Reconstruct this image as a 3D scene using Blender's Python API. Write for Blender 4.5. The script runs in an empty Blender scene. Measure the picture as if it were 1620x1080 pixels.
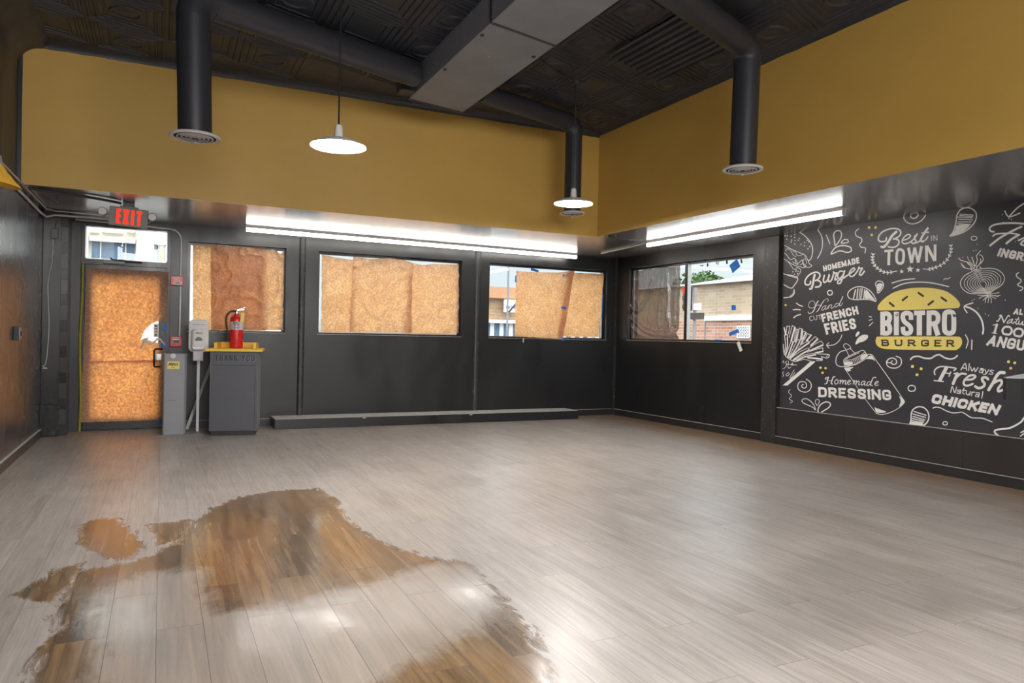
import bpy, bmesh, math, random
from mathutils import Vector, Matrix, noise
random.seed(7)
PI = math.pi
sc = bpy.context.scene
C = sc.collection

# ------------------------------------------------------------------ camera, sky, lights, exposure
YAW, PIT, ROL, FPX, EYE = 0.448157, -0.00752, 0.021402, 1153.4, 1.2
fw = Vector((math.sin(YAW)*math.cos(PIT), math.cos(YAW)*math.cos(PIT), math.sin(PIT)))
rt = fw.cross(Vector((0, 0, 1))).normalized(); up = rt.cross(fw)
rt, up = (math.cos(ROL)*rt + math.sin(ROL)*up, -math.sin(ROL)*rt + math.cos(ROL)*up)
cd = bpy.data.cameras.new('camera'); cam = bpy.data.objects.new('camera', cd); C.objects.link(cam)
cam.matrix_world = Matrix((( rt.x, up.x, -fw.x, 0), (rt.y, up.y, -fw.y, 0), (rt.z, up.z, -fw.z, EYE), (0, 0, 0, 1)))
cd.sensor_width = 36; cd.lens = FPX/1620*36; cd.clip_end = 300
sc.camera = cam

w = bpy.data.worlds.new('overcast_sky'); sc.world = w; w.use_nodes = True
nt = w.node_tree; nt.nodes.clear()
tc = nt.nodes.new('ShaderNodeTexCoord'); sx = nt.nodes.new('ShaderNodeSeparateXYZ'); cr = nt.nodes.new('ShaderNodeValToRGB')
bg = nt.nodes.new('ShaderNodeBackground'); wo = nt.nodes.new('ShaderNodeOutputWorld')
nt.links.new(tc.outputs['Generated'], sx.inputs[0]); nt.links.new(sx.outputs['Z'], cr.inputs[0])
nt.links.new(cr.outputs[0], bg.inputs[0]); nt.links.new(bg.outputs[0], wo.inputs[0])
SKY = [(0.0, (.10, .10, .10)), (.02, (.128, .144, .152)), (.16, (.145, .16, .165)), (.42, (.62, .65, .66)), (1.0, (1, 1, 1))]
for i, (p, c) in enumerate(SKY):
    e = cr.color_ramp.elements[i] if i < 2 else cr.color_ramp.elements.new(p)
    e.position = p; e.color = (*c, 1)
bg.inputs[1].default_value = 7.0

def area(name, loc, rot, sx_, sy_, watts, col=(1, 1, 1)):
    l = bpy.data.lights.new(name, 'AREA'); l.shape = 'RECTANGLE'; l.size = sx_; l.size_y = sy_; l.energy = watts; l.color = col
    o = bpy.data.objects.new(name, l); o.location = loc; o.rotation_euler = rot; C.objects.link(o); return o
# added fill light behind the camera, no such source is seen
area('rear_fill', (1.3, -2.93, 2.80), (PI/2, 0, 0), 4.8, 1.6, 300, (1, .98, .96))
TUBE_E, BULB_E = 17.0, 235.0
sc.view_settings.view_transform = 'Standard'; sc.view_settings.look = 'None'
sc.view_settings.exposure = 0.0; sc.view_settings.gamma = 1.0; sc.view_settings.use_curve_mapping = False
sc.cycles.use_denoising = True
sc.cycles.diffuse_bounces = 6; sc.cycles.transparent_max_bounces = 12; sc.cycles.max_bounces = 10
sc.cycles.sample_clamp_indirect = 6

# ------------------------------------------------------------------ measuring helpers (photo pixel -> point on a real plane)
def ray(px, py): return ((px-810)/FPX)*rt + (-(py-540)/FPX)*up + fw
def onY(px, py, Y): d = ray(px, py); return Vector((0, 0, EYE)) + d*(Y/d.y)
def onX(px, py, X): d = ray(px, py); return Vector((0, 0, EYE)) + d*(X/d.x)
def onZ(px, py, Z): d = ray(px, py); return Vector((0, 0, EYE)) + d*((Z-EYE)/d.z)

# ------------------------------------------------------------------ materials
class NT:
    def __init__(s, name):
        s.m = bpy.data.materials.new(name); s.m.use_nodes = True; s.t = s.m.node_tree; s.t.nodes.clear()
        s.out = s.n('ShaderNodeOutputMaterial')
    def n(s, typ, **kw):
        nd = s.t.nodes.new(typ)
        for k, v in kw.items(): setattr(nd, k, v)
        return nd
    def l(s, a, b): s.t.links.new(a, b)
    def pos(s): return s.n('ShaderNodeNewGeometry').outputs['Position']
    def mapping(s, scale, loc=(0, 0, 0), vec=None):
        m = s.n('ShaderNodeMapping'); m.inputs['Scale'].default_value = scale; m.inputs['Location'].default_value = loc
        s.l(vec or s.pos(), m.inputs[0]); return m.outputs[0]
    def noise(s, vec, scale, detail=4, rough=.55, dist=0):
        nd = s.n('ShaderNodeTexNoise'); nd.inputs['Scale'].default_value = scale; nd.inputs['Detail'].default_value = detail
        nd.inputs['Roughness'].default_value = rough; nd.inputs['Distortion'].default_value = dist
        s.l(vec, nd.inputs['Vector']); return nd.outputs['Fac']
    def ramp(s, fac, stops):
        r = s.n('ShaderNodeValToRGB')
        for i, (p, c) in enumerate(stops):
            e = r.color_ramp.elements[i] if i < 2 else r.color_ramp.elements.new(p)
            e.position = p; e.color = (c, c, c, 1) if not hasattr(c, '__len__') else (*c, 1)
        s.l(fac, r.inputs[0]); return r.outputs[0]
    def mix(s, fac, a, b, blend='MIX'):
        m = s.n('ShaderNodeMix', data_type='RGBA', blend_type=blend)
        for i, v in ((0, fac), (6, a), (7, b)):
            if hasattr(v, 'node'): s.l(v, m.inputs[i])
            else: m.inputs[i].default_value = v if i == 0 else (*v, 1)
        return m.outputs[2]
    def math(s, op, a, b=0.0, c=0.0):
        m = s.n('ShaderNodeMath', operation=op)
        for i, v in enumerate((a, b, c)):
            if hasattr(v, 'node'): s.l(v, m.inputs[i])
            else: m.inputs[i].default_value = v
        return m.outputs[0]
    def bump(s, h, strength=.2, dist=.01):
        b = s.n('ShaderNodeBump'); b.inputs['Strength'].default_value = strength; b.inputs['Distance'].default_value = dist
        s.l(h, b.inputs['Height']); return b.outputs[0]
    def bsdf(s, col, rough=.5, metal=0, spec=.5, normal=None, **kw):
        p = s.n('ShaderNodeBsdfPrincipled')
        for key, v in (('Base Color', col), ('Roughness', rough), ('Metallic', metal), ('Specular IOR Level', spec)):
            if hasattr(v, 'node'): s.l(v, p.inputs[key])
            else: p.inputs[key].default_value = (*v, 1) if hasattr(v, '__len__') else v
        if normal is not None: s.l(normal, p.inputs['Normal'])
        for k, v in kw.items():
            k = k.replace('_', ' '); p.inputs[k].default_value = v
        return p
    def done(s, shader): s.l(shader.outputs[0], s.out.inputs['Surface']); return s.m

def plain(name, col, rough=.5, metal=0, spec=.5, var=.12, scale=9, bump=0):
    t = NT(name); f = t.noise(t.pos(), scale, 5)
    c = t.mix(f, tuple(x*(1-var) for x in col), tuple(min(1, x*(1+var)) for x in col))
    r = t.ramp(t.noise(t.pos(), scale*2.3, 3), [(.3, rough*.88), (.7, min(1, rough*1.12))])
    return t.done(t.bsdf(c, r, metal, spec, t.bump(t.noise(t.pos(), scale*12, 3), bump) if bump else None))
def glow(name, col, strength):
    t = NT(name); e = t.n('ShaderNodeEmission'); e.inputs[0].default_value = (*col, 1); e.inputs[1].default_value = strength
    return t.done(e)
def black_paint(name, col=(.0095, .0095, .0105), rough=(.26, .44), scuff=.10, streak=(1, 1, .35), metal=0, ior=1.5, bmp=.12, th=(.62, .76)):
    t = NT(name); p = t.mapping(streak)
    f = t.noise(p, 2.2, 6, .6)
    fine = t.noise(t.pos(), 26, 8, .7)
    sc_ = t.ramp(fine, [(th[0], 0), (th[1], scuff)])
    base = t.mix(f, tuple(x*.75 for x in col), tuple(x*1.45 for x in col))
    base = t.mix(sc_, base, (.30, .29, .27))
    r = t.ramp(t.noise(p, 3.1, 5), [(.3, rough[0]), (.72, rough[1])])
    return t.done(t.bsdf(base, r, metal, .55, t.bump(t.noise(t.mapping((1, 1, .3)), 14, 4), bmp, .006), IOR=ior))

M = {}
M['black'] = black_paint('black_wall_paint')
M['black_l'] = black_paint('black_gloss_panel', col=(.02, .02, .022), rough=(.20, .36), scuff=.06, ior=2.6)
M['deep'] = black_paint('black_door_enamel', col=(.0045, .0045, .005), rough=(.22, .4), scuff=.04)
M['soffit'] = black_paint('black_soffit_paint', col=(.38, .38, .39), rough=(.19, .27), scuff=.0, streak=(.5, .5, 1), metal=.75, bmp=.025)
M['lower'] = black_paint('scuffed_black_board', col=(.019, .016, .015), rough=(.35, .55), scuff=.14)
M['plaster'] = black_paint('rough_black_plaster', col=(.020, .019, .018), rough=(.35, .55), scuff=.42, th=(.57, .70))
M['ceil'] = black_paint('black_tin_ceiling', col=(.025, .028, .037), rough=(.38, .55), scuff=.02)
M['duct'] = plain('black_duct_paint', (.028, .029, .036), .40, 0, .5)
M['trunk'] = black_paint('grey_black_sheet_metal', col=(.19, .20, .225), rough=(.38, .55), scuff=.02)
M['base'] = plain('black_vinyl_base', (.020, .020, .021), .32)
M['dust'] = plain('pale_dust', (.42, .41, .38), .9, 0, .2, .3, 14)
M['white'] = plain('white_enamel', (.8, .8, .78), .4)
M['lgrey'] = plain('light_grey_plastic', (.60, .58, .57), .42)
M['mgrey'] = plain('grey_powder_coat', (.23, .23, .245), .38)
M['dgrey'] = plain('charcoal_laminate', (.072, .073, .085), .38)
M['grey_side'] = plain('grey_laminate', (.24, .235, .23), .4)
M['yellow'] = plain('yellow_solid_surface', (.80, .50, .035), .38)
M['shade'] = plain('yellow_lamp_enamel', (.80, .46, .06), .3)
M['red'] = plain('red_enamel', (.62, .018, .014), .28)
M['alu'] = plain('brushed_aluminium', (.55, .55, .54), .35, .9)
M['chrome'] = plain('bright_metal', (.72, .72, .72), .22, 1)
M['blk'] = plain('black_rubber', (.012, .012, .013), .45)
M['matteblk'] = plain('matte_black_laminate', (.0035, .0035, .0032), .65, 0, .25)
M['cable'] = plain('black_cable', (.016, .016, .018), .35)
M['tape'] = plain('blue_painters_tape', (.02, .17, .62), .6)
M['wtape'] = plain('pale_masking_tape', (.72, .70, .60), .6)
M['olive'] = plain('olive_yellow_edge', (.26, .24, .04), .6, 0, .4, .35, 30)
M['inkwhite'] = plain('white_print', (.78, .76, .73), .55, 0, .3, .03)
M['inkyellow'] = plain('yellow_print', (.80, .65, .17), .55, 0, .3, .03)
M['inkdark'] = plain('dark_print', (.045, .038, .028), .55, 0, .3, .03)
M['mural'] = plain('charcoal_vinyl_mural', (.034, .034, .041), .42, 0, .5, .12, 4)
M['exitgrey'] = plain('exit_sign_grey', (.20, .19, .17), .5)
M['exitred'] = glow('exit_letters_red', (1.0, .055, .03), 1.15)
M['tube'] = glow('led_tube', (1.0, .96, .90), TUBE_E)
M['bulb'] = glow('pendant_bulb', (1.0, .97, .94), BULB_E)
M['shade_white'] = plain('white_reflector', (.85, .85, .83), .5)
M['beige'] = plain('beige_stone', (.74, .71, .63), .9, 0, .2, .08, .7)
M['extblue'] = plain('blue_window_glass', (.10, .17, .27), .25, 0, .6, .35, 2)
M['asphalt'] = plain('asphalt', (.10, .10, .10), .9)
M['walk'] = plain('concrete_walk', (.42, .41, .39), .9)
M['roofw'] = plain('pale_roof', (.62, .63, .66), .8)
M['signw'] = plain('white_sign', (.75, .76, .78), .6)
M['signb'] = plain('blue_sign_print', (.16, .22, .42), .6)
M['leaf'] = plain('tree_leaves', (.07, .13, .04), .7, 0, .3, .5, 3)
M['bark'] = plain('bark', (.10, .07, .05), .9)
M['redlens'] = glow('red_signal', (1, .05, .03), 1.6)

def brick(name, a, b, mortar, bw=.22, rh=.075, rough=.85, axis='X', bump=.3):
    t = NT(name); s = t.n('ShaderNodeSeparateXYZ'); t.l(t.pos(), s.inputs[0]); cb = t.n('ShaderNodeCombineXYZ')
    t.l(s.outputs[axis], cb.inputs[0]); t.l(s.outputs['Z'], cb.inputs[1])
    k = t.n('ShaderNodeTexBrick'); k.inputs['Scale'].default_value = 1; k.inputs['Brick Width'].default_value = bw; k.inputs['Row Height'].default_value = rh
    k.inputs['Mortar Size'].default_value = rh*.09
    k.inputs['Color1'].default_value = (*a, 1); k.inputs['Color2'].default_value = (*b, 1); k.inputs['Mortar'].default_value = (*mortar, 1)
    t.l(cb.outputs[0], k.inputs['Vector'])
    c = t.mix(t.noise(t.pos(), 3, 5), k.outputs['Color'], (.5, .5, .5), 'OVERLAY')
    inv = t.math('SUBTRACT', 1.0, k.outputs['Fac'])
    return t.done(t.bsdf(c, rough, 0, .4, t.bump(inv, bump, .01)))
M['brickblack'] = brick('black_painted_brick', (.016, .0155, .015), (.024, .023, .022), (.05, .048, .045), .30, .142, .22, 'Y', 1.0)
M['brickbuff'] = brick('buff_brick', (.36, .27, .18), (.46, .36, .26), (.42, .38, .33), .5, .16, .9, 'Y')
M['brickred'] = brick('red_brick', (.36, .17, .11), (.46, .27, .19), (.48, .42, .37), .45, .16, .9, 'Y')
M['brickx'] = brick('brown_brick', (.36, .22, .12), (.44, .29, .17), (.40, .33, .26), .4, .14, .9, 'X')
M['parapet'] = plain('orange_brown_parapet', (.52, .27, .15), .8)

# yellow wall paint
t = NT('mustard_wall_paint'); f = t.noise(t.mapping((1, 1, 1.6)), 1.3, 5, .6)
c = t.mix(f, (.52, .315, .075), (.62, .40, .095))
M['mustard'] = t.done(t.bsdf(c, t.ramp(t.noise(t.pos(), 2, 3), [(.3, .42), (.7, .55)]), 0, .4, t.bump(t.noise(t.pos(), 60, 3), .05, .004)))

# kraft paper: lit from the street through its fibres
def kraft(name, thru, face, spk=46):
    t = NT(name)
    n1 = t.noise(t.pos(), spk, 3, .7, .4); n2 = t.noise(t.pos(), 5, 4)
    spe = t.ramp(n1, [(.34, .44), (.50, .76), (.64, 1.22)])
    tint = t.mix(t.ramp(n2, [(.3, 0), (.7, 1)]), tuple(x*k_ for x, k_ in zip(thru, (.78, .68, .60))), tuple(x*.96 for x in thru))
    tcol = t.mix(1.0, tint, spe, 'MULTIPLY')
    tr = t.n('ShaderNodeBsdfTranslucent'); t.l(tcol, tr.inputs[0])
    d = t.bsdf(t.mix(n2, tuple(x*.85 for x in face), face), .62, 0, .35, t.bump(t.noise(t.pos(), 11, 5, .6, .6), .35, .012))
    ad = t.n('ShaderNodeMixShader'); ad.inputs[0].default_value = .52
    t.l(d.outputs[0], ad.inputs[1]); t.l(tr.outputs[0], ad.inputs[2])
    return t.done(ad)
M['kraft'] = kraft('kraft_paper', (1.0, .56, .235), (.64, .44, .32))
M['kraft_door'] = kraft('kraft_paper_door', (1.0, .40, .105), (.62, .36, .24), 40)
M['paperwhite'] = plain('white_paper_back', (.75, .74, .70), .8)
# thin smoked film
t = NT('smoked_plastic_film'); tp = t.n('ShaderNodeBsdfTransparent'); tp.inputs[0].default_value = (.36, .33, .31, 1)
g = t.bsdf((.16, .135, .115), .13, 0, 1.0, t.bump(t.noise(t.mapping((2.5, 2.5, 1.2)), 6, 4, .55, 1.2), .5, .03), IOR=1.8)
mx = t.n('ShaderNodeMixShader'); mx.inputs[0].default_value = .55
t.l(tp.outputs[0], mx.inputs[1]); t.l(g.outputs[0], mx.inputs[2]); M['film'] = t.done(mx)
# window glass
t = NT('window_glass'); tp = t.n('ShaderNodeBsdfTransparent'); tp.inputs[0].default_value = (.93, .95, .95, 1)
gl = t.n('ShaderNodeBsdfGlossy'); gl.inputs['Roughness'].default_value = .02
lw = t.n('ShaderNodeLayerWeight'); lw.inputs[0].default_value = .5; fac = t.math('ADD', .035, t.math('MULTIPLY', t.math('POWER', lw.outputs['Facing'], 5.0), .9))
mx = t.n('ShaderNodeMixShader'); t.l(fac, mx.inputs[0]); t.l(tp.outputs[0], mx.inputs[1]); t.l(gl.outputs[0], mx.inputs[2]); M['glass'] = t.done(mx)

# wood-look plank floor, dusty, with a mopped wet patch given by the 'wet' attribute of the mesh
t = NT('plank_floor'); s = t.n('ShaderNodeSeparateXYZ'); t.l(t.pos(), s.inputs[0])
cb = t.n('ShaderNodeCombineXYZ'); t.l(s.outputs['Y'], cb.inputs[0]); t.l(s.outputs['X'], cb.inputs[1])
k = t.n('ShaderNodeTexBrick'); k.offset = .37; k.inputs['Scale'].default_value = 1; k.inputs['Brick Width'].default_value = 1.22; k.inputs['Row Height'].default_value = .172
k.inputs['Mortar Size'].default_value = .0016; k.inputs['Mortar Smooth'].default_value = .3; k.inputs['Bias'].default_value = 0
k.inputs['Color1'].default_value = (0, 0, 0, 1); k.inputs['Color2'].default_value = (1, 1, 1, 1); k.inputs['Mortar'].default_value = (.4, .4, .4, 1)
t.l(cb.outputs[0], k.inputs['Vector'])
tone = t.math('MULTIPLY', k.outputs['Color'], 1.0)
seam = k.outputs['Fac']
off = t.n('ShaderNodeCombineXYZ'); t.l(t.math('MULTIPLY', tone, 13.0), off.inputs[2])
va = t.n('ShaderNodeVectorMath', operation='ADD'); t.l(t.mapping((26, 1.3, 1)), va.inputs[0]); t.l(off.outputs[0], va.inputs[1])
grain = t.noise(va.outputs[0], 1.0, 8, .68, .5)
va2 = t.n('ShaderNodeVectorMath', operation='ADD'); t.l(t.mapping((95, 3.5, 1)), va2.inputs[0]); t.l(off.outputs[0], va2.inputs[1])
fineg = t.noise(va2.outputs[0], 1.0, 4, .6)
col = t.mix(t.ramp(grain, [(.30, 0), (.68, 1)]), (.125, .100, .082), (.37, .325, .285))
col = t.mix(t.math('MULTIPLY', tone, .5), col, (.40, .355, .32))
col = t.mix(t.ramp(fineg, [(.35, .55), (.6, 0)]), col, (.12, .095, .078))
# settled dust greys the middle of the room; a strip along the right wall was swept bare
big = t.noise(t.pos(), .9, 5, .6)
edge = t.math('ADD', s.outputs['X'], t.math('MULTIPLY', t.math('SUBTRACT', big, .5), 1.6))
bare = t.ramp(t.math('DIVIDE', edge, 7.0), [(.77, 0), (.90, 1)])
edge2 = t.math('ADD', s.outputs['Y'], t.math('MULTIPLY', t.math('SUBTRACT', big, .5), 1.2))
bare2 = t.ramp(t.math('DIVIDE', edge2, 10.0), [(.90, 0), (.955, .8)])
bareall = t.math('MAXIMUM', bare, bare2)
duststr = t.math('MULTIPLY', t.math('SUBTRACT', 1.0, bareall), t.ramp(t.noise(t.mapping((3, .8, 1)), 1.4, 6, .6), [(.25, .04), (.75, .40)]))
dry = t.mix(duststr, t.mix(bareall, col, t.mix(grain, (.13, .080, .045), (.34, .225, .135))), (.42, .405, .39))
# wet
at = t.n('ShaderNodeAttribute', attribute_name='wet')
wn = t.noise(t.mapping((9, 2.6, 1)), 1.6, 8, .75, .8)
wet = t.ramp(t.math('ADD', at.outputs['Fac'], t.math('MULTIPLY', t.math('SUBTRACT', wn, .5), .86)), [(.42, 0), (.56, 1)])
brown = t.mix(t.ramp(grain, [(.36, 0), (.62, 1)]), (.022, .014, .010), (.24, .145, .07))
brown = t.mix(.45, brown, t.ramp(tone, [(0, (.022, .014, .010)), (.3, (.085, .05, .026)), (.55, (.24, .14, .058)), (.8, (.10, .065, .036)), (1, (.20, .12, .055))]))
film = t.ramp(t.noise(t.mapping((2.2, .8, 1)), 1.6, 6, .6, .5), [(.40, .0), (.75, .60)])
sheen_fac = t.n('ShaderNodeAttribute', attribute_name='painted_sheen').outputs['Fac']
film = t.math('MAXIMUM', t.math('MULTIPLY', film, .45), t.ramp(t.math('ADD', sheen_fac, t.math('MULTIPLY', t.math('SUBTRACT', t.noise(t.mapping((2.2, 1.2, 1)), 2.4, 8, .7, .6), .5), 1.3)), [(.36, 0), (.80, .82)]))  # pale patch painted in as the soffit and tube reflected on the wet floor
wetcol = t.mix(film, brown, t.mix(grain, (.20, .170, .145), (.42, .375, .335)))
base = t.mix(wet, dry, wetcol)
base = t.mix(t.math('MULTIPLY', seam, .75), base, (.07, .06, .055))
rdry = t.ramp(t.noise(t.pos(), 2.1, 7, .65), [(.30, .28), (.70, .42)])
rwet = t.ramp(t.noise(t.mapping((1.6, .6, 1)), 3, 5, .6), [(.30, .08), (.75, .25)])
rough = t.mix(wet, rdry, rwet)
hb = t.math('ADD', t.math('MULTIPLY', grain, .35), t.math('MULTIPLY', seam, -1.0))
hb = t.math('ADD', hb, t.math('MULTIPLY', t.math('MULTIPLY', t.noise(t.pos(), 6, 4, .6), wet), 1.2))
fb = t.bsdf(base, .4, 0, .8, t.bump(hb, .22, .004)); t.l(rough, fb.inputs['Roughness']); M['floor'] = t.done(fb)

# ------------------------------------------------------------------ mesh helpers
class MB:
    def __init__(s): s.bm = bmesh.new()
    def box(s, lo, hi, rot=None, bevel=0):
        lo, hi = Vector(lo), Vector(hi); c = (lo+hi)/2; d = hi-lo
        r = bmesh.ops.create_cube(s.bm, size=1); vs = r['verts']
        for v in vs:
            p = Vector((v.co.x*d.x, v.co.y*d.y, v.co.z*d.z))
            v.co = c + (rot @ p if rot else p)
        if bevel:
            es = list({e for v in vs for e in v.link_edges})
            bmesh.ops.bevel(s.bm, geom=es, offset=bevel, segments=2, affect='EDGES', profile=.6)
        return s
    def prism(s, pts, z0, z1):
        a = [s.bm.verts.new((p[0], p[1], z0)) for p in pts]; b = [s.bm.verts.new((p[0], p[1], z1)) for p in pts]
        n = len(pts); s.bm.faces.new(a[::-1]); s.bm.faces.new(b)
        for i in range(n): s.bm.faces.new((a[i], a[(i+1) % n], b[(i+1) % n], b[i]))
        return s
    def lathe(s, prof, center=(0, 0, 0), seg=32, axis='Z', rot=None):
        c = Vector(center); rings = []
        for r, h in prof:
            ring = []
            for i in range(seg):
                a = 2*PI*i/seg; p = Vector((r*math.cos(a), r*math.sin(a), h))
                if axis == 'Y': p = Vector((p.x, p.z, p.y))
                if axis == 'X': p = Vector((p.z, p.x, p.y))
                if rot: p = rot @ p
                ring.append(s.bm.verts.new(c+p))
            rings.append(ring)
        for A, B in zip(rings, rings[1:]):
            for i in range(seg): s.bm.faces.new((A[i], A[(i+1) % seg], B[(i+1) % seg], B[i]))
        return s
    def tube(s, pts, r, seg=10, cap=True, smooth=0):
        pts = [Vector(p) for p in pts]
        if smooth: pts = crom3(pts, smooth)
        rings = []; ref = None
        for i, p in enumerate(pts):
            t_ = (pts[min(i+1, len(pts)-1)] - pts[max(i-1, 0)]).normalized()
            if ref is None:
                ref = Vector((0, 0, 1)) if abs(t_.z) < .9 else Vector((1, 0, 0))
            u = (ref - t_*ref.dot(t_)).normalized(); ref = u; v = t_.cross(u)
            rr = r[i] if hasattr(r, '__len__') else r
            rings.append([s.bm.verts.new(p + (u*math.cos(2*PI*k/seg) + v*math.sin(2*PI*k/seg))*rr) for k in range(seg)])
        for A, B in zip(rings, rings[1:]):
            for i in range(seg): s.bm.faces.new((A[i], A[(i+1) % seg], B[(i+1) % seg], B[i]))
        if cap: s.bm.faces.new(rings[0][::-1]); s.bm.faces.new(rings[-1])
        return s
    def grid(s, fn, nu, nv, skip=None):
        V = [[s.bm.verts.new(fn(i/nu, j/nv)) for j in range(nv+1)] for i in range(nu+1)]
        for i in range(nu):
            for j in range(nv):
                if skip and skip((i+.5)/nu, (j+.5)/nv): continue
                s.bm.faces.new((V[i][j], V[i+1][j], V[i+1][j+1], V[i][j+1]))
        bmesh.ops.delete(s.bm, geom=[v for v in s.bm.verts if not v.link_faces], context='VERTS')
        return s
    def poly(s, pts):
        s.bm.faces.new([s.bm.verts.new(p) for p in pts]); return s
    def build(s, name, mat, parent=None, smooth=False, recalc=True):
        if recalc: bmesh.ops.recalc_face_normals(s.bm, faces=s.bm.faces)
        me = bpy.data.meshes.new(name); s.bm.to_mesh(me); s.bm.free()
        if smooth:
            for p in me.polygons: p.use_smooth = True
            me.set_sharp_from_angle(angle=.7)
        me.materials.append(M[mat] if isinstance(mat, str) else mat)
        o = bpy.data.objects.new(name, me); C.objects.link(o)
        if parent: o.parent = parent
        return o
def crom3(P, n):
    out = []
    for i in range(len(P)-1):
        p0, p1, p2, p3 = P[max(i-1, 0)], P[i], P[i+1], P[min(i+2, len(P)-1)]
        for k in range(n):
            u = k/n
            out.append(.5*((2*p1) + (p2-p0)*u + (2*p0-5*p1+4*p2-p3)*u*u + (3*p1-p0-3*p2+p3)*u**3))
    out.append(P[-1]); return out
def tag(o, label, cat, group=None):
    o['label'] = label; o['category'] = cat
    if group: o['group'] = group
    return o
def thing(name, label, cat, loc=(0, 0, 0), rz=0, group=None):
    o = bpy.data.objects.new(name, None); o.empty_display_size = .1; o.location = loc; o.rotation_euler = (0, 0, rz); C.objects.link(o)
    return tag(o, label, cat, group)
def struct(o): o['kind'] = 'structure'; return o
def copy_tree(o, parent=None):
    c = o.copy(); C.objects.link(c)
    if parent: c.parent = parent
    for ch in list(o.children): copy_tree(ch, c)
    return c

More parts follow.
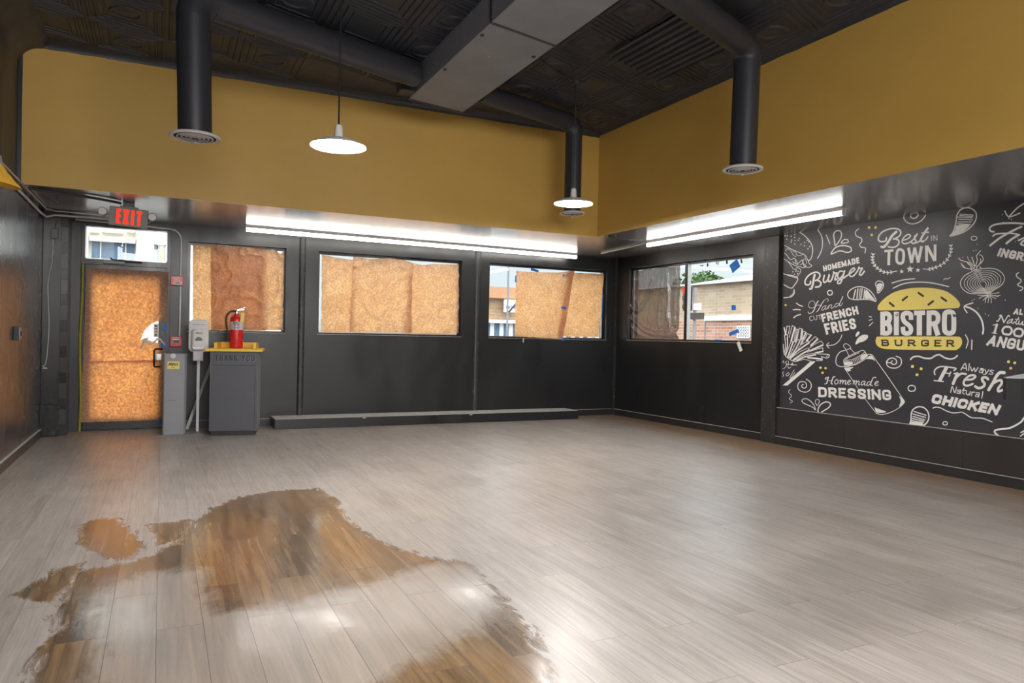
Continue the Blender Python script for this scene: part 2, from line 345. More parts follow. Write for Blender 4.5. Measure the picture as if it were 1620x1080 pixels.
# ------------------------------------------------------------------ flat lettering and line drawing, in 2-D, mapped onto a surface
def crom2(P, n=6, closed=False):
    P = [Vector(p) for p in P]; out = []; m = len(P)
    if m < 3 and not closed: return P
    rng = range(m if closed else m-1)
    for i in rng:
        if closed: p0, p1, p2, p3 = P[(i-1) % m], P[i], P[(i+1) % m], P[(i+2) % m]
        else: p0, p1, p2, p3 = P[max(i-1, 0)], P[i], P[i+1], P[min(i+2, m-1)]
        for k in range(n):
            u = k/n
            out.append(.5*((2*p1) + (p2-p0)*u + (2*p0-5*p1+4*p2-p3)*u*u + (3*p1-p0-3*p2+p3)*u**3))
    if not closed: out.append(P[-1])
    return out
class Ink:
    """collects flat 2-D shapes; fn maps a 2-D point (and a small lift index) to 3-D"""
    def __init__(s, fn, nrm=(0, 0, 0)):
        s.bm = bmesh.new(); s.i = 0; nv = Vector(nrm); s.fn = lambda p: Vector(fn(p)) + nv*(s.i*1.2e-5)   # later strokes lie a hair above earlier ones
    def face(s, pts):
        s.i += 1; vs = [s.bm.verts.new(s.fn(p)) for p in pts]
        try: s.bm.faces.new(vs)
        except ValueError: pass
    def line(s, P, w, closed=False, smooth=True, cap=True, taper=False):
        P = crom2(P, 6, closed) if smooth else [Vector(p) for p in P]
        n = len(P); s.i += 1
        if n < 2: return s
        L, R = [], []
        for i, p in enumerate(P):
            a = P[(i-1) % n] if closed else P[max(i-1, 0)]; b = P[(i+1) % n] if closed else P[min(i+1, n-1)]
            d1 = (p-a).normalized() if (p-a).length > 1e-9 else (b-p).normalized()
            d2 = (b-p).normalized() if (b-p).length > 1e-9 else d1
            d = d1+d2; d = d.normalized() if d.length > 1e-6 else d2
            nn = Vector((-d.y, d.x)); k = max(.5, abs(nn.dot(Vector((-d2.y, d2.x)))))
            ww = w*(1-.75*i/(n-1)) if taper else w
            L.append(p+nn*(ww/2/k)); R.append(p-nn*(ww/2/k))
        m = n if closed else n-1
        vl = [s.bm.verts.new(s.fn(p)) for p in L]; vr = [s.bm.verts.new(s.fn(p)) for p in R]
        for i in range(m):
            j = (i+1) % n
            s.bm.faces.new((vl[i], vl[j], vr[j], vr[i]))
        if cap and not closed:
            for p, q in ((P[0], P[1]), (P[-1], P[-2])):
                d = (p-q).normalized(); a0 = math.atan2(d.y, d.x); ww = w*.25 if (taper and p is P[-1]) else w
                s.face([p + Vector((math.cos(a0-PI/2+PI*k/6), math.sin(a0-PI/2+PI*k/6)))*ww/2 for k in range(7)])
        return s
    def fill(s, P, smooth=True): s.face(crom2(P, 5, True) if smooth else [Vector(p) for p in P]); return s
    def dot(s, c, r, ry=None): s.face([(c[0]+r*math.cos(a*PI/8), c[1]+(ry or r)*math.sin(a*PI/8)) for a in range(16)]); return s
    def ring(s, c, rx, ry, w): return s.line([(c[0]+rx*math.cos(a*PI/6), c[1]+ry*math.sin(a*PI/6)) for a in range(12)], w, True)
    def star(s, c, r):
        s.face([(c[0]+(r if i % 2 == 0 else r*.42)*math.sin(i*PI/5), c[1]-(r if i % 2 == 0 else r*.42)*math.cos(i*PI/5)) for i in range(10)]); return s
    def text(s, txt, TL, TR, BR, BL, w, gap=.32, serif=0, spacing=None):
        """stroke capitals, the string stretched over the quad TL TR BR BL; w is the stroke width"""
        ws = [GL[c][0] for c in txt]; tot = sum(ws) + gap*(len(txt)-1); W_ = ((Vector(TR)-Vector(TL)).length+(Vector(BR)-Vector(BL)).length)/2
        for _ in range(4): wu = w*tot/W_; ws = [max(GL[c][0], wu) for c in txt]; tot = sum(ws) + gap*(len(txt)-1)
        TL, TR, BR, BL = map(Vector, (TL, TR, BR, BL)); x = 0
        H = ((TL-BL).length+(TR-BR).length)/2; W = ((TR-TL).length+(BR-BL).length)/2
        iy = min(.3, w/2/H)
        def q(u, v):
            v = iy + v*(1-2*iy)
            return (BL.lerp(BR, u)).lerp(TL.lerp(TR, u), v)
        for c, cw in zip(txt, ws):
            for st in GL[c][1]:
                sm = st[0] == '~'; cl = st[0] == 'o'; pts = st[1:] if (sm or cl) else st
                P = [q((x+wu/2+px*(cw-wu))/tot, py) for px, py in pts]
                P = [Vector(p) for p in P]
                if not (sm or cl) and len(P) == 2:      # square ends reach the box
                    d = (P[1]-P[0]).normalized()*w*.5; P = [P[0]-d, P[1]+d]
                s.line(P, w, cl, sm or cl, cap=(sm))
                if serif and not cl:
                    for (px, py) in ((pts[0]), (pts[-1])):
                        if py in (0, 1):
                            p = q((x+wu/2+px*(cw-wu))/tot, py); d = (BR-BL).normalized()*serif
                            s.line([p-d, p+d], w*.5 if w < serif*2 else w*.4, False, False, False)
            x += cw+gap
        return s
    def build(s, name, mat, parent=None, label=None):
        me = bpy.data.meshes.new(name); s.bm.to_mesh(me); s.bm.free(); me.materials.append(M[mat])
        o = bpy.data.objects.new(name, me); C.objects.link(o)
        if parent: o.parent = parent
        if label: o['label'] = label
        return o
_O = ['o', (.5, 1), (.85, .95), (1, .78), (1, .5), (1, .22), (.85, .05), (.5, 0), (.15, .05), (0, .22), (0, .5), (0, .78), (.15, .95)]
_S = ['~', (.98, .76), (.9, .94), (.5, 1), (.1, .93), (.02, .75), (.15, .6), (.5, .5), (.86, .4), (.98, .24), (.9, .06), (.5, 0), (.1, .06), (.02, .24)]
_bowl = lambda y0, y1, x=1: ['~', (0, y1), (.55*x, y1), (.9*x, y1-.05), (x, (y0+y1)/2), (.9*x, y0+.05), (.55*x, y0), (0, y0)]
GL = {
 'A': (.9, [[(0, 0), (.5, 1)], [(.5, 1), (1, 0)], [(.18, .3), (.82, .3)]]), 'B': (.85, [[(0, 0), (0, 1)], _bowl(.52, 1, .92), _bowl(0, .52)]),
 'C': (.85, [['~', (1, .72), (.9, .94), (.5, 1), (.1, .93), (0, .72), (0, .28), (.1, .07), (.5, 0), (.9, .06), (1, .28)]]),
 'D': (.85, [[(0, 0), (0, 1)], ['~', (0, 1), (.5, 1), (.88, .92), (1, .7), (1, .3), (.88, .08), (.5, 0), (0, 0)]]),
 'E': (.72, [[(0, 0), (0, 1)], [(0, 1), (1, 1)], [(0, .52), (.85, .52)], [(0, 0), (1, 0)]]), 'F': (.7, [[(0, 0), (0, 1)], [(0, 1), (1, 1)], [(0, .5), (.85, .5)]]),
 'G': (.88, [['~', (1, .74), (.9, .94), (.5, 1), (.1, .93), (0, .72), (0, .28), (.1, .07), (.5, 0), (.9, .07), (1, .25), (1, .45)], [(.55, .45), (1, .45)]]),
 'H': (.85, [[(0, 0), (0, 1)], [(1, 0), (1, 1)], [(0, .5), (1, .5)]]), 'I': (.06, [[(.5, 0), (.5, 1)]]),
 'K': (.85, [[(0, 0), (0, 1)], [(.05, .42), (1, 1)], [(.35, .6), (1, 0)]]), 'L': (.68, [[(0, 0), (0, 1)], [(0, 0), (1, 0)]]),
 'M': (1.15, [[(0, 0), (0, 1)], [(0, 1), (.5, .12)], [(.5, .12), (1, 1)], [(1, 0), (1, 1)]]), 'N': (.9, [[(0, 0), (0, 1)], [(0, 1), (1, 0)], [(1, 0), (1, 1)]]),
 'O': (.88, [_O]), 'P': (.8, [[(0, 0), (0, 1)], _bowl(.45, 1)]), 'R': (.85, [[(0, 0), (0, 1)], _bowl(.48, 1, .95), [(.45, .48), (1, 0)]]), 'S': (.85, [_S]),
 'T': (.85, [[(0, 1), (1, 1)], [(.5, 0), (.5, 1)]]), 'U': (.85, [['~', (0, 1), (0, .6), (0, .25), (.15, .05), (.5, 0), (.85, .05), (1, .25), (1, .6), (1, 1)]]),
 'W': (1.3, [[(0, 1), (.25, 0)], [(.25, 0), (.5, 1)], [(.5, 1), (.75, 0)], [(.75, 0), (1, 1)]]), 'X': (.9, [[(0, 0), (1, 1)], [(0, 1), (1, 0)]]),
 'Y': (.9, [[(0, 1), (.5, .48)], [(1, 1), (.5, .48)], [(.5, 0), (.5, .48)]]), ' ': (.45, []),
}

# ------------------------------------------------------------------ the setting
YB, ZS, ZY, ZC, XL, YY, XY = 9.64, 2.453, 3.675, 3.73, -1.17, 7.70, 4.84
OA = Vector((6.43, 9.64, 0)); OB = Vector((6.575, 6.42, 0)); TH = math.atan2(OB.y-OA.y, OB.x-OA.x)
dA = (OB-OA).normalized(); nA = Vector((-dA.y, dA.x, 0)); LA = (OB-OA).length
XM = 6.56
def onA(px, py, off=0):
    d = ray(px, py); e = Vector((0, 0, EYE)); P = e + d*((OA + nA*off - e).dot(nA)/d.dot(nA)); return (P-OA).dot(dA), P.z

def in_poly(p, P):
    c = False
    for i in range(len(P)):
        a, b = P[i], P[i-1]
        if (a[1] > p[1]) != (b[1] > p[1]) and p[0] < (b[0]-a[0])*(p[1]-a[1])/(b[1]-a[1])+a[0]: c = not c
    return c
def sdist(p, P):
    m = 1e9
    for i in range(len(P)):
        a, b = Vector(P[i-1]), Vector(P[i]); ab = b-a; q = Vector(p)
        k = max(0, min(1, (q-a).dot(ab)/ab.length_squared)); m = min(m, (q-a-ab*k).length)
    return m if in_poly(p, P) else -m
WET = [([(335,805),(380,786),(440,776),(500,772),(530,788),(552,822),(590,850),(640,872),(700,884),(745,892),(785,935),(822,975),(850,1012),(868,1060),(880,1120),(900,1290),(-150,1290),(20,1130),(85,1000),(110,905),(200,892),(250,874),(290,850)], .16),
       ([(125,832),(150,820),(188,820),(225,862),(205,886),(165,882),(130,866)], .14),
       ([(25,942),(95,898),(128,890),(122,916),(75,956)], .12), ([(235,830),(300,822),(315,848),(250,862)], .14)]
WET = [([tuple(onZ(x, y, 0).xy) for x, y in P], wd) for P, wd in WET]
xs = [XL + .03*i for i in range(135)]; xs += [xs[-1] + .4*i for i in range(1, 10)]; xs[-1] = 6.8
ys = [-3 + .5*i for i in range(7)] + [.6 + .035*i for i in range(151)]; ys += [ys[-1] + .42*i for i in range(1, 10)]; ys[-1] = 9.86
bm = bmesh.new(); V = [[bm.verts.new((x, y, 0)) for y in ys] for x in xs]
for i in range(len(xs)-1):
    for j in range(len(ys)-1): bm.faces.new((V[i][j], V[i+1][j], V[i+1][j+1], V[i][j+1]))
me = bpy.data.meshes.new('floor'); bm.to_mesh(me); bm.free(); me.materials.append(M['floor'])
at = me.attributes.new('wet', 'FLOAT', 'POINT'); vals = [0.0]*len(me.vertices)
for i, v in enumerate(me.vertices):
    x, y = v.co.x, v.co.y
    if x < 2.9 and .5 < y < 6.2:
        vals[i] = max(max(0, min(1, .5 + .5*sdist((x, y), P)/wd)) for P, wd in WET)
at.data.foreach_set('value', vals)
SHEEN_PTS = [tuple(onZ(x, y, 0).xy) for x, y in ((150,930),(245,900),(325,900),(350,965),(470,945),(600,912),(700,885),(755,897),(800,950),(760,1000),(690,1040),(560,1100),(400,1140),(120,1140))]  # outline of the painted soffit and tube reflection
at2 = me.attributes.new('painted_sheen', 'FLOAT', 'POINT')
at2.data.foreach_set('value', [max(0, min(1, .5 + .5*sdist((v.co.x, v.co.y), SHEEN_PTS)/.14)) if v.co.x < 2.9 and .5 < v.co.y < 6 else 0.0 for v in me.vertices])
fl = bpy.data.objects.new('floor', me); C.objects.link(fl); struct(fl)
struct(MB().box((XL-.2, -3.2, -.2), (6.8, 9.86, -.02)).build('floor_slab', 'asphalt'))

def wall(name, loc, rz, s0, s1, z0, z1, th, mat, openings=(), back=0):
    """a wall whose room face is local y = 0, thickness going to +y, with rectangular openings"""
    b = MB(); xs_ = sorted({s0, s1} | {v for o in openings for v in o[:2]})
    for a, c in zip(xs_, xs_[1:]):
        op = [o for o in openings if o[0] <= a+1e-6 and o[1] >= c-1e-6]
        if op:
            o = op[0]
            if o[2] > z0+1e-4: b.box((a, back, z0), (c, th, o[2]))
            if o[3] < z1-1e-4: b.box((a, back, o[3]), (c, th, z1))
        else: b.box((a, back, z0), (c, th, z1))
    o = b.build(name, mat); o.location = loc; o.rotation_euler = (0, 0, rz); return struct(o)
DOOR = (-.845, .085, 0, 2.385)
W1, W2, W3 = (.272, 1.416, 1.172, 2.257), (1.822, 3.827, 1.172, 2.25), (4.254, 6.265, 1.168, 2.255)
wall('wall_back', (0, YB, 0), 0, XL-.2, 6.72, 0, 2.62, .2, 'black', [DOOR, W1, W2, W3])
q = [onA(*p) for p in ((993, 424.4), (1191, 400.7), (993, 537.8), (1189, 542.5))]
W4 = (q[0][0]*.5+q[2][0]*.5, q[1][0]*.5+q[3][0]*.5, (q[2][1]+q[3][1])/2, (q[0][1]+q[1][1])/2)
wall('wall_right', OA, TH, -.1, LA, 0, 2.62, .2, 'black', [W4])
wall('wall_right_mural', (6.575, 6.42, 0), -PI/2, 0, 9.45, 0, 2.62, .2, 'lower')
wall('wall_left', (XL, -3, 0), PI/2, 0, 12.84, 0, ZS-.001, .2, 'black_l')
wall('wall_left_upper', (XL, -3, ZS), PI/2, 0, 12.84, 0, ZC-ZS+.1, .2, 'ceil')
wall('wall_front', (6.8, -3, 0), PI, 0, 8.2, 0, ZC+.1, .2, 'trunk')
wall('wall_back_upper', (0, YY, ZS-.004), 0, XL, XY+.15, 0, ZC-ZS, .15, 'mustard')
wall('wall_right_upper', (XY, YY, ZS-.004), -PI/2, 0, 10.7, 0, ZC-ZS, .15, 'mustard')
b = MB().box((XL, YY+.151, ZS), (6.78, YB+.2, ZS+.08)); b.box((XY+.151, -3, ZS), (6.78, YY+.151, ZS+.08)); b.box((XL, YY+.001, ZS-.0045), (6.78, YY+.151, ZS-.0041)); b.box((XY+.001, -3, ZS-.0045), (XY+.151, YY+.001, ZS-.0041)); struct(b.build('ceiling_soffit', 'soffit'))

# tin ceiling: slab, pressed panels (nested raised frames and a boss) on the skewed grid of the old ceiling
def cg(a, bb): return Vector((a, bb + .40*a))       # grid coordinates -> plan
bm_ = MB(); bm_.box((XL-.1, -3.1, ZC), (XY+.2, YY+.2, ZC+.12))
def frame_ring(mb, a0, a1, b0, b1, t_, z0, z1):
    o_ = [cg(a0, b0), cg(a1, b0), cg(a1, b1), cg(a0, b1)]; i_ = [cg(a0+t_, b0+t_), cg(a1-t_, b0+t_), cg(a1-t_, b1-t_), cg(a0+t_, b1-t_)]
    zt = [Vector((p.x, p.y, z0)) for p in o_]; m1 = [Vector((p.x, p.y, z1)) for p in [o_[k].lerp(i_[k], .3) for k in range(4)]]
    m2 = [Vector((p.x, p.y, z1)) for p in [o_[k].lerp(i_[k], .7) for k in range(4)]]; zb = [Vector((p.x, p.y, z0)) for p in i_]
    for A, B in ((zt, m1), (m1, m2), (m2, zb)):
        for k in range(4): mb.poly([A[k], A[(k+1) % 4], B[(k+1) % 4], B[k]])
a = -1.19
while a < 4.6:
    bb = -1.023
    while bb < 8.2:
        c0 = cg(a+.2975, bb+.339)
        if XL+.20 < c0.x < XY-.25 and 2.0 < c0.y < YY-.33:
            for k, (ins, t_, dz) in enumerate(((.012, .03, .012), (.07, .03, .012), (.135, .022, .009))):
                frame_ring(bm_, a+ins, a+.595-ins, bb+ins, bb+.679-ins, t_, ZC, ZC-dz)
            if int(round((a+1.19)/.595)) % 2: bm_.lathe([(.13, 0), (.12, -.012), (.105, -.012), (.095, 0), (.05, -.010), (.001, -.013)], (c0.x, c0.y, ZC), 20)
        bb += .679
    a += .595
struct(bm_.build('ceiling', 'ceil', smooth=False))
# cornices
def sweep(name, prof, p0, p1, mat, inward):
    b = MB(); n = len(prof); p0, p1 = Vector(p0), Vector(p1); L = (p1-p0).length; seg = max(2, int(L/.12))
    def f(u, v):
        k = v*(n-1); i = min(int(k), n-2); d, z = Vector(prof[i]).lerp(Vector(prof[i+1]), k-i)
        p = p0.lerp(p1, u) + Vector(inward)*d
        j = noise.noise(Vector((u*L*7, v*3, p0.x)))*.008 if v < .2 else 0
        return (p.x, p.y, z + j)
    b.grid(f, seg, n-1); return struct(b.build(name, mat, smooth=True))
cp = [(-.01, ZY-.005), (.012, ZY-.004), (.016, ZY+.012), (.03, ZY+.03), (.05, ZY+.04), (.07, ZY+.045), (.09, ZC+.004)]
sweep('cornice_back', cp, (XL, YY, 0), (XY, YY, 0), 'ceil', (0, -1, 0))
sweep('cornice_right', [(d, z+.02 if i < 4 else z+.008) for i, (d, z) in enumerate(cp)], (XY, YY, 0), (XY, -3, 0), 'ceil', (-1, 0, 0))
cl = [(0, 3.49)] + [(.17-.17*math.cos(k*PI/12), 3.49+.175*math.sin(k*PI/12)) for k in range(1, 7)] + [(.20, 3.69), (.24, ZC+.005)]
sweep('cornice_left', cl, (XL, -3, 0), (XL, YY, 0), 'ceil', (1, 0, 0))
struct(MB().box((XL, YY-.012, ZS-.02), (XL+.03, YY+.06, 3.6)).build('trim_upper_corner', 'black'))
# corrugated patch in the ceiling
b = MB(); A0, A1, A2 = Vector((3.506, 5.487, 0)), Vector((4.297, 5.803, 0)), Vector((3.534, 4.464, 0))
nr = 9
def cor(u, v):
    p = A0 + (A1-A0)*u + (A2-A0)*v; return (p.x, p.y, ZC-.022-.016*(1 if (u*nr) % 1 < .55 else -1)*min(1, 6*abs(((u*nr) % 1)-.275)))
b.grid(cor, 72, 2); struct(b.build('ceiling_corrugated_patch', 'ceil'))

# baseboards
def bb_(name, p0, p1, h=.09, t_=.012, mat='base'):
    p0, p1 = Vector(p0), Vector(p1); L = (p1-p0).length; o = MB().box((0, -t_, 0), (L, 0, h)).build(name, mat)
    o.location = (p0.x, p0.y, 0); o.rotation_euler = (0, 0, math.atan2(p1.y-p0.y, p1.x-p0.x)); struct(o)
    e = MB().box((0, -t_-.002, h), (L, 0, h+.004)).build('edge', 'dust', o); return o
bb_('baseboard_back', (.09, YB, 0), (6.43, YB, 0))
bb_('baseboard_right', OA, OB)
bb_('baseboard_right_mural', (6.535, 6.40, 0), (6.535, -3, 0))
bb_('baseboard_left', (XL, -3, 0), (XL, 9.28, 0), .085, .02)
# lower board under the mural with its dusty ledge, rough pilasters, pier beside the door
o = struct(MB().box((6.535, -3, .005), (6.60, 6.37, .425)).build('trim_lower_board', 'lower')); MB().box((6.533, -3, .425), (6.58, 6.37, .429)).build('ledge', 'dust', o)
for yy in (5.42, 4.15, 3.02): MB().box((6.5335, yy, .09), (6.5352, yy+.006, .424)).build('joint', 'blk', o)
struct(MB().box((6.515, 6.375, 0), (6.66, 6.60, ZS), bevel=.006).build('pilaster_right', 'plaster'))
for nm, x0, x1 in (('pilaster_back', 1.578, 1.660), ('pilaster_back_corner', 4.02, 4.118)):
    b = MB(); n_ = 60
    def f(u, v, x0=x0, x1=x1): return (x0+(x1-x0)*u, YB-.026*math.sin(PI*min(1, max(0, u)))**.4 - .004*noise.noise(Vector((u*4, v*40, x0))), .10+v*2.30)
    b.grid(f, 8, n_); struct(b.build(nm, 'plaster', smooth=True))
struct(MB().box((6.395, YB-.035, 0), (6.435, YB, ZS)).build('trim_corner', 'plaster'))
struct(MB().box((-1.0, 9.30, 0), (-.935, YB, ZS)).build('pier_brick', 'brickblack'))
struct(MB().box((XL, 9.29, .35), (-1.0, YB, ZS), bevel=.004).build('pier_panel', 'deep'))
struct(MB().box((XL, 9.272, 0), (-.995, YB, .35), bevel=.004).build('pier_plinth', 'deep'))

# windows
def window(n, loc, rz, W, mull=None):
    s0, s1, z0, z1 = W; fw_ = .032; y0, y1 = .085, .135
    b = MB().box((s0, y0, z0), (s0+fw_, y1, z1)).box((s1-fw_, y0, z0), (s1, y1, z1)).box((s0+fw_, y0, z0), (s1-fw_, y1, z0+fw_*.7)).box((s0+fw_, y0, z1-fw_), (s1-fw_, y1, z1))
    o = b.build('window_%d' % n, 'deep'); o.location = loc; o.rotation_euler = (0, 0, rz); struct(o)
    g = MB().box((s0+.02, .108, z0+.015), (s1-.02, .113, z1-.02)).build('glass', 'glass', o)
    e = .008; b = MB().box((s0+fw_, y0-.004, z0+fw_*.7), (s0+fw_+e, y0+.02, z1-fw_)).box((s1-fw_-e, y0-.004, z0+fw_*.7), (s1-fw_, y0+.02, z1-fw_)).box((s0+fw_, y0-.004, z0+fw_*.7), (s1-fw_, y0+.02, z0+fw_*.7+e))
    b.build('bead', 'alu', o)
    MB().box((s0-.012, -.006, z0-.012), (s1+.012, .084, z0)).build('sill', 'black', o)
    MB().box((s0-.004, -.008, z0-.003), (s1+.004, -.004, z0+.003)).build('sill_edge', 'dust', o)
    if mull:
        MB().box((mull-.024, y0-.012, z0), (mull+.024, y1, z1)).build('mullion', 'deep', o)
        MB().box((mull+.024, y0-.008, z0+.02), (mull+.034, y1, z1-.02)).build('mullion_edge', 'alu', o)
    return o
for i, W in ((1, W1), (2, W2), (3, W3)): window(i, (0, YB, 0), 0, W)
mull = onA(1086, 480, .09)[0]
window(4, OA, TH, W4, mull)

# made-up glazing frame set around the added rear fill light
b = MB()
for lo, hi in (((-1.16, -3, 1.92), (3.76, -2.9, 2.0)), ((-1.16, -3, 3.60), (3.76, -2.9, 3.68)), ((-1.16, -3, 2.0), (-1.1, -2.9, 3.6)), ((3.70, -3, 2.0), (3.76, -2.9, 3.6))): b.box(lo, hi)
struct(b.build('window_5', 'deep'))  # made-up frame for the rear fill light, not a real window

# door with transom
d = MB(); y0, y1 = .03, .12; X0, X1 = DOOR[0], DOOR[1]
for lo, hi in (((X0, y0, 0), (X0+.04, y1, 2.385)), ((X1-.04, y0, 0), (X1, y1, 2.385)), ((X0+.04, y0, 1.925), (X1-.04, y1, 1.985)), ((X0+.04, y0, 2.36), (X1-.04, y1, 2.385)), ((X0+.04, 0, 0), (X1-.04, .2, .012)),
               ((X0+.04, .09, .012), (X0+.065, .118, 1.924)), ((X1-.065, .09, .012), (X1-.04, .118, 1.924)), ((X0+.065, .09, .012), (X1-.065, .118, .03)), ((X0+.065, .09, 1.90), (X1-.065, .118, 1.924))):
    d.box(lo, hi)
do = d.build('door_1', 'deep'); do.location = (0, YB, 0); struct(do)
lf = MB(); a0, a1 = X0+.045, X1-.045
for lo, hi in (((a0, .04, .014), (a0+.075, .085, 1.92)), ((a1-.075, .04, .014), (a1, .085, 1.92)), ((a0+.075, .04, 1.80), (a1-.075, .085, 1.92)), ((a0+.075, .04, .014), (a1-.075, .085, .16))): lf.box(lo, hi)
lf = lf.build('leaf', 'deep', do)
MB().box((a0+.07, .06, .15), (a1-.07, .066, 1.81)).build('pane', 'glass', lf)
MB().box((X0+.035, .06, 1.98), (X1-.035, .066, 2.365)).build('transom_pane', 'glass', do)
b = MB(); 
for lo, hi in (((X0+.04, .022, 1.985), (X0+.052, .06, 2.36)), ((X1-.052, .022, 1.985), (X1-.04, .06, 2.36)), ((X0+.04, .022, 1.985), (X1-.04, .06, 1.995)), ((X0+.04, .022, 2.35), (X1-.04, .06, 2.36))): b.box(lo, hi)
b.build('transom_bead', 'alu', do)
hx = -.075
MB().tube([(hx+.09, .03, .955), (hx+.01, -.03, .955), (hx, -.045, .94), (hx, -.045, .76), (hx+.01, -.03, .745), (hx+.09, .03, .745)], .011, 10).build('pull_handle', 'blk', do, smooth=True)
MB().box((hx+.02, -.012, .82), (hx+.08, .04, .90), bevel=.005).build('lock_plate', 'alu', do)
MB().box((-.62, -.03, 1.935), (-.40, .03, 1.975), bevel=.006).build('closer_body', 'mgrey', do)
MB().tube([(-.54, -.03, 2.0), (-.52, -.06, 1.98), (-.22, -.03, 1.972)], .009, 8).build('closer_arm', 'blk', do)
def fo(u, v): return (X0-.002+.03*u+.008*math.sin(v*9), -.012-.02*math.sin(PI*u)-.008*noise.noise(Vector((u, v*8, 1))), .002+v*1.93)
MB().grid(fo, 4, 40).build('edge_strip', 'olive', do, smooth=True)

# ------------------------------------------------------------------ paper over the windows
def paper(name, label, Y, pts, mat='kraft', amp=.010, seed=0, top=None, ridge=None, hole=None, curl=0, n=(60, 48), group=None, fr=5.0):
    """pts = photo corners TL TR BR BL, taken back to the plane Y; top = [(u, dz)] torn upper edge; ridge = drape folds"""
    TL, TR, BR, BL = [onY(x, y, Y) for x, y in pts]; b = MB()
    def prof(u):
        if not top: return .004*noise.noise(Vector((u*14, seed, 0)))
        for (a, za), (c, zc) in zip(top, top[1:]):
            if a <= u <= c: return za + (zc-za)*(u-a)/max(1e-6, c-a) + .003*noise.noise(Vector((u*60, seed, 2)))
        return 0
    def f(u, v):
        p = BL.lerp(BR, u).lerp(TL.lerp(TR, u), v); s = Vector((p.x*fr, seed*3.7, p.z*fr))
        k = 1-abs(noise.noise(s)*1.6); k2 = noise.noise(s*2.7)
        dy = -amp*(max(0, k)**3*1.1 + (k2+1)*.3)
        if ridge:
            for (u0, u1, wd, hgt) in ridge:
                c = u1 + (u0-u1)*v; dy -= hgt*math.exp(-((u-c)/wd)**2)
        if curl: dy -= curl*max(0, v-.8)**2*25
        e = .006*noise.noise(Vector((v*11, seed, 5)))*(1 if u in (0, 1) else 0)
        return (p.x + e, Y + dy, p.z + prof(u)*max(0, (v-.75)*4) + (.005*noise.noise(Vector((u*12, seed, 9))) if v == 0 else 0))
    sk = None
    if hole:
        HP = [tuple((onY(x, y, Y).x, onY(x, y, Y).z)) for x, y in hole]
        def sk(u, v): q_ = f(u, v); return in_poly((q_[0], q_[2]), HP)
    b.grid(f, n[0], n[1], sk); o = b.build(name, mat, smooth=True, recalc=False)
    return tag(o, label, 'paper', group)
PY = YB + .072
paper('paper_sheet', 'brown paper sheet over the window beside the exit door, reaching its bright frame edge', PY+.008, [(305, 386), (420, 391), (420, 523), (305, 522)], seed=1, amp=.008)
paper('paper_sheet', 'crinkled darker brown paper sheet lapped over the middle of the window behind the fire extinguisher', PY-.012, [(333, 387), (449, 398), (447, 522), (334, 521)], seed=2, amp=.034, fr=6.5, top=[(0, .0), (.4, .012), (.7, 0), (.85, .01), (.96, -.03), (1, .02)])
paper('paper_sheet', 'narrow brown paper sheet at the conduit end of the middle papered window', PY+.006, [(509, 404), (559, 409), (557, 525), (508, 525)], seed=3, amp=.012, top=[(0, .01), (.5, -.01), (1, -.02)])
paper('paper_sheet', 'wide brown paper sheet in the centre of the middle papered window', PY-.024, [(558, 408), (652, 414), (650, 526), (552, 525)], seed=4, amp=.030, curl=.02, top=[(0, .015), (.3, .0), (.6, .025), (.85, .012), (1, -.02)])
paper('paper_sheet', 'brown paper sheet with a torn top at the far end of the middle papered window', PY+.002, [(648, 414), (725, 420), (725, 527), (638, 527)], seed=5, amp=.026, top=[(0, -.01), (.25, -.035), (.5, -.005), (1, .012)])
P3Y = YB + .045
paper('paper_sheet', 'brown paper sheet taped up beside the clear strip of glass, with a draped diagonal fold', P3Y, [(816, 430), (908, 431), (890, 536), (814, 532)], seed=6, amp=.012, top=[(0, .02), (.1, .005), (.7, -.005), (1, .03)], ridge=[(.86, .70, .10, .06), (.62, .40, .10, .03)])
paper('paper_sheet', 'brown paper sheet in the corner of the third window, behind the draped one', P3Y+.02, [(892, 431), (955, 432), (947, 533), (880, 532)], seed=7, amp=.012, top=[(0, 0), (1, -.01)], ridge=[(.35, .55, .08, .02), (.8, .75, .1, .015)])
DY = YB + .024
HOLE = [(222, 538), (229, 522), (241, 511), (252, 507), (268, 508), (268, 538), (250, 542), (238, 539), (229, 534)]
pu = paper('paper_sheet', 'tall orange-brown paper sheet on the upper door glass, torn open near the pull', DY, [(138, 423), (267, 430), (262, 573), (131, 573)], 'kraft_door', .008, 8, hole=HOLE, n=(120, 130))
pl = paper('paper_sheet', 'orange-brown paper sheet on the lower half of the exit door', DY-.014, [(131, 571), (259, 569), (256, 664), (127, 668)], 'kraft_door', .007, 9, n=(60, 50))
b = MB()
b.grid(lambda u, v: tuple(onY(221+4*u+22*v*u*.2+6*v, 553-17*v-3*u, DY-.012-.02*math.sin(PI*u))), 6, 10); b.build('torn_flap', 'paperwhite', pu, smooth=True)
b = MB(); b.grid(lambda u, v: tuple(onY(231+30*u, 535+5*math.sin(u*7)+6*u+4*v, DY-.012-.012*math.sin(PI*v))), 14, 4); b.build('torn_edge', 'paperwhite', pu, smooth=True)
# sticker on the door glass
st = MB().box(tuple(onY(243, 533, YB+.05)), tuple(onY(250.5, 512, YB+.052))).build('door_sticker', 'paperwhite'); tag(st, 'small white sticker with printed bars seen through the torn door paper', 'sticker')
for k, (yy, m_) in enumerate(((515, 'inkdark'), (519.5, 'signb'), (524, 'red'), (529, 'inkdark'))):
    MB().box(tuple(onY(244.5, yy+1.6, YB+.048)), tuple(onY(249, yy-.6, YB+.0498))).build('print', m_, st)
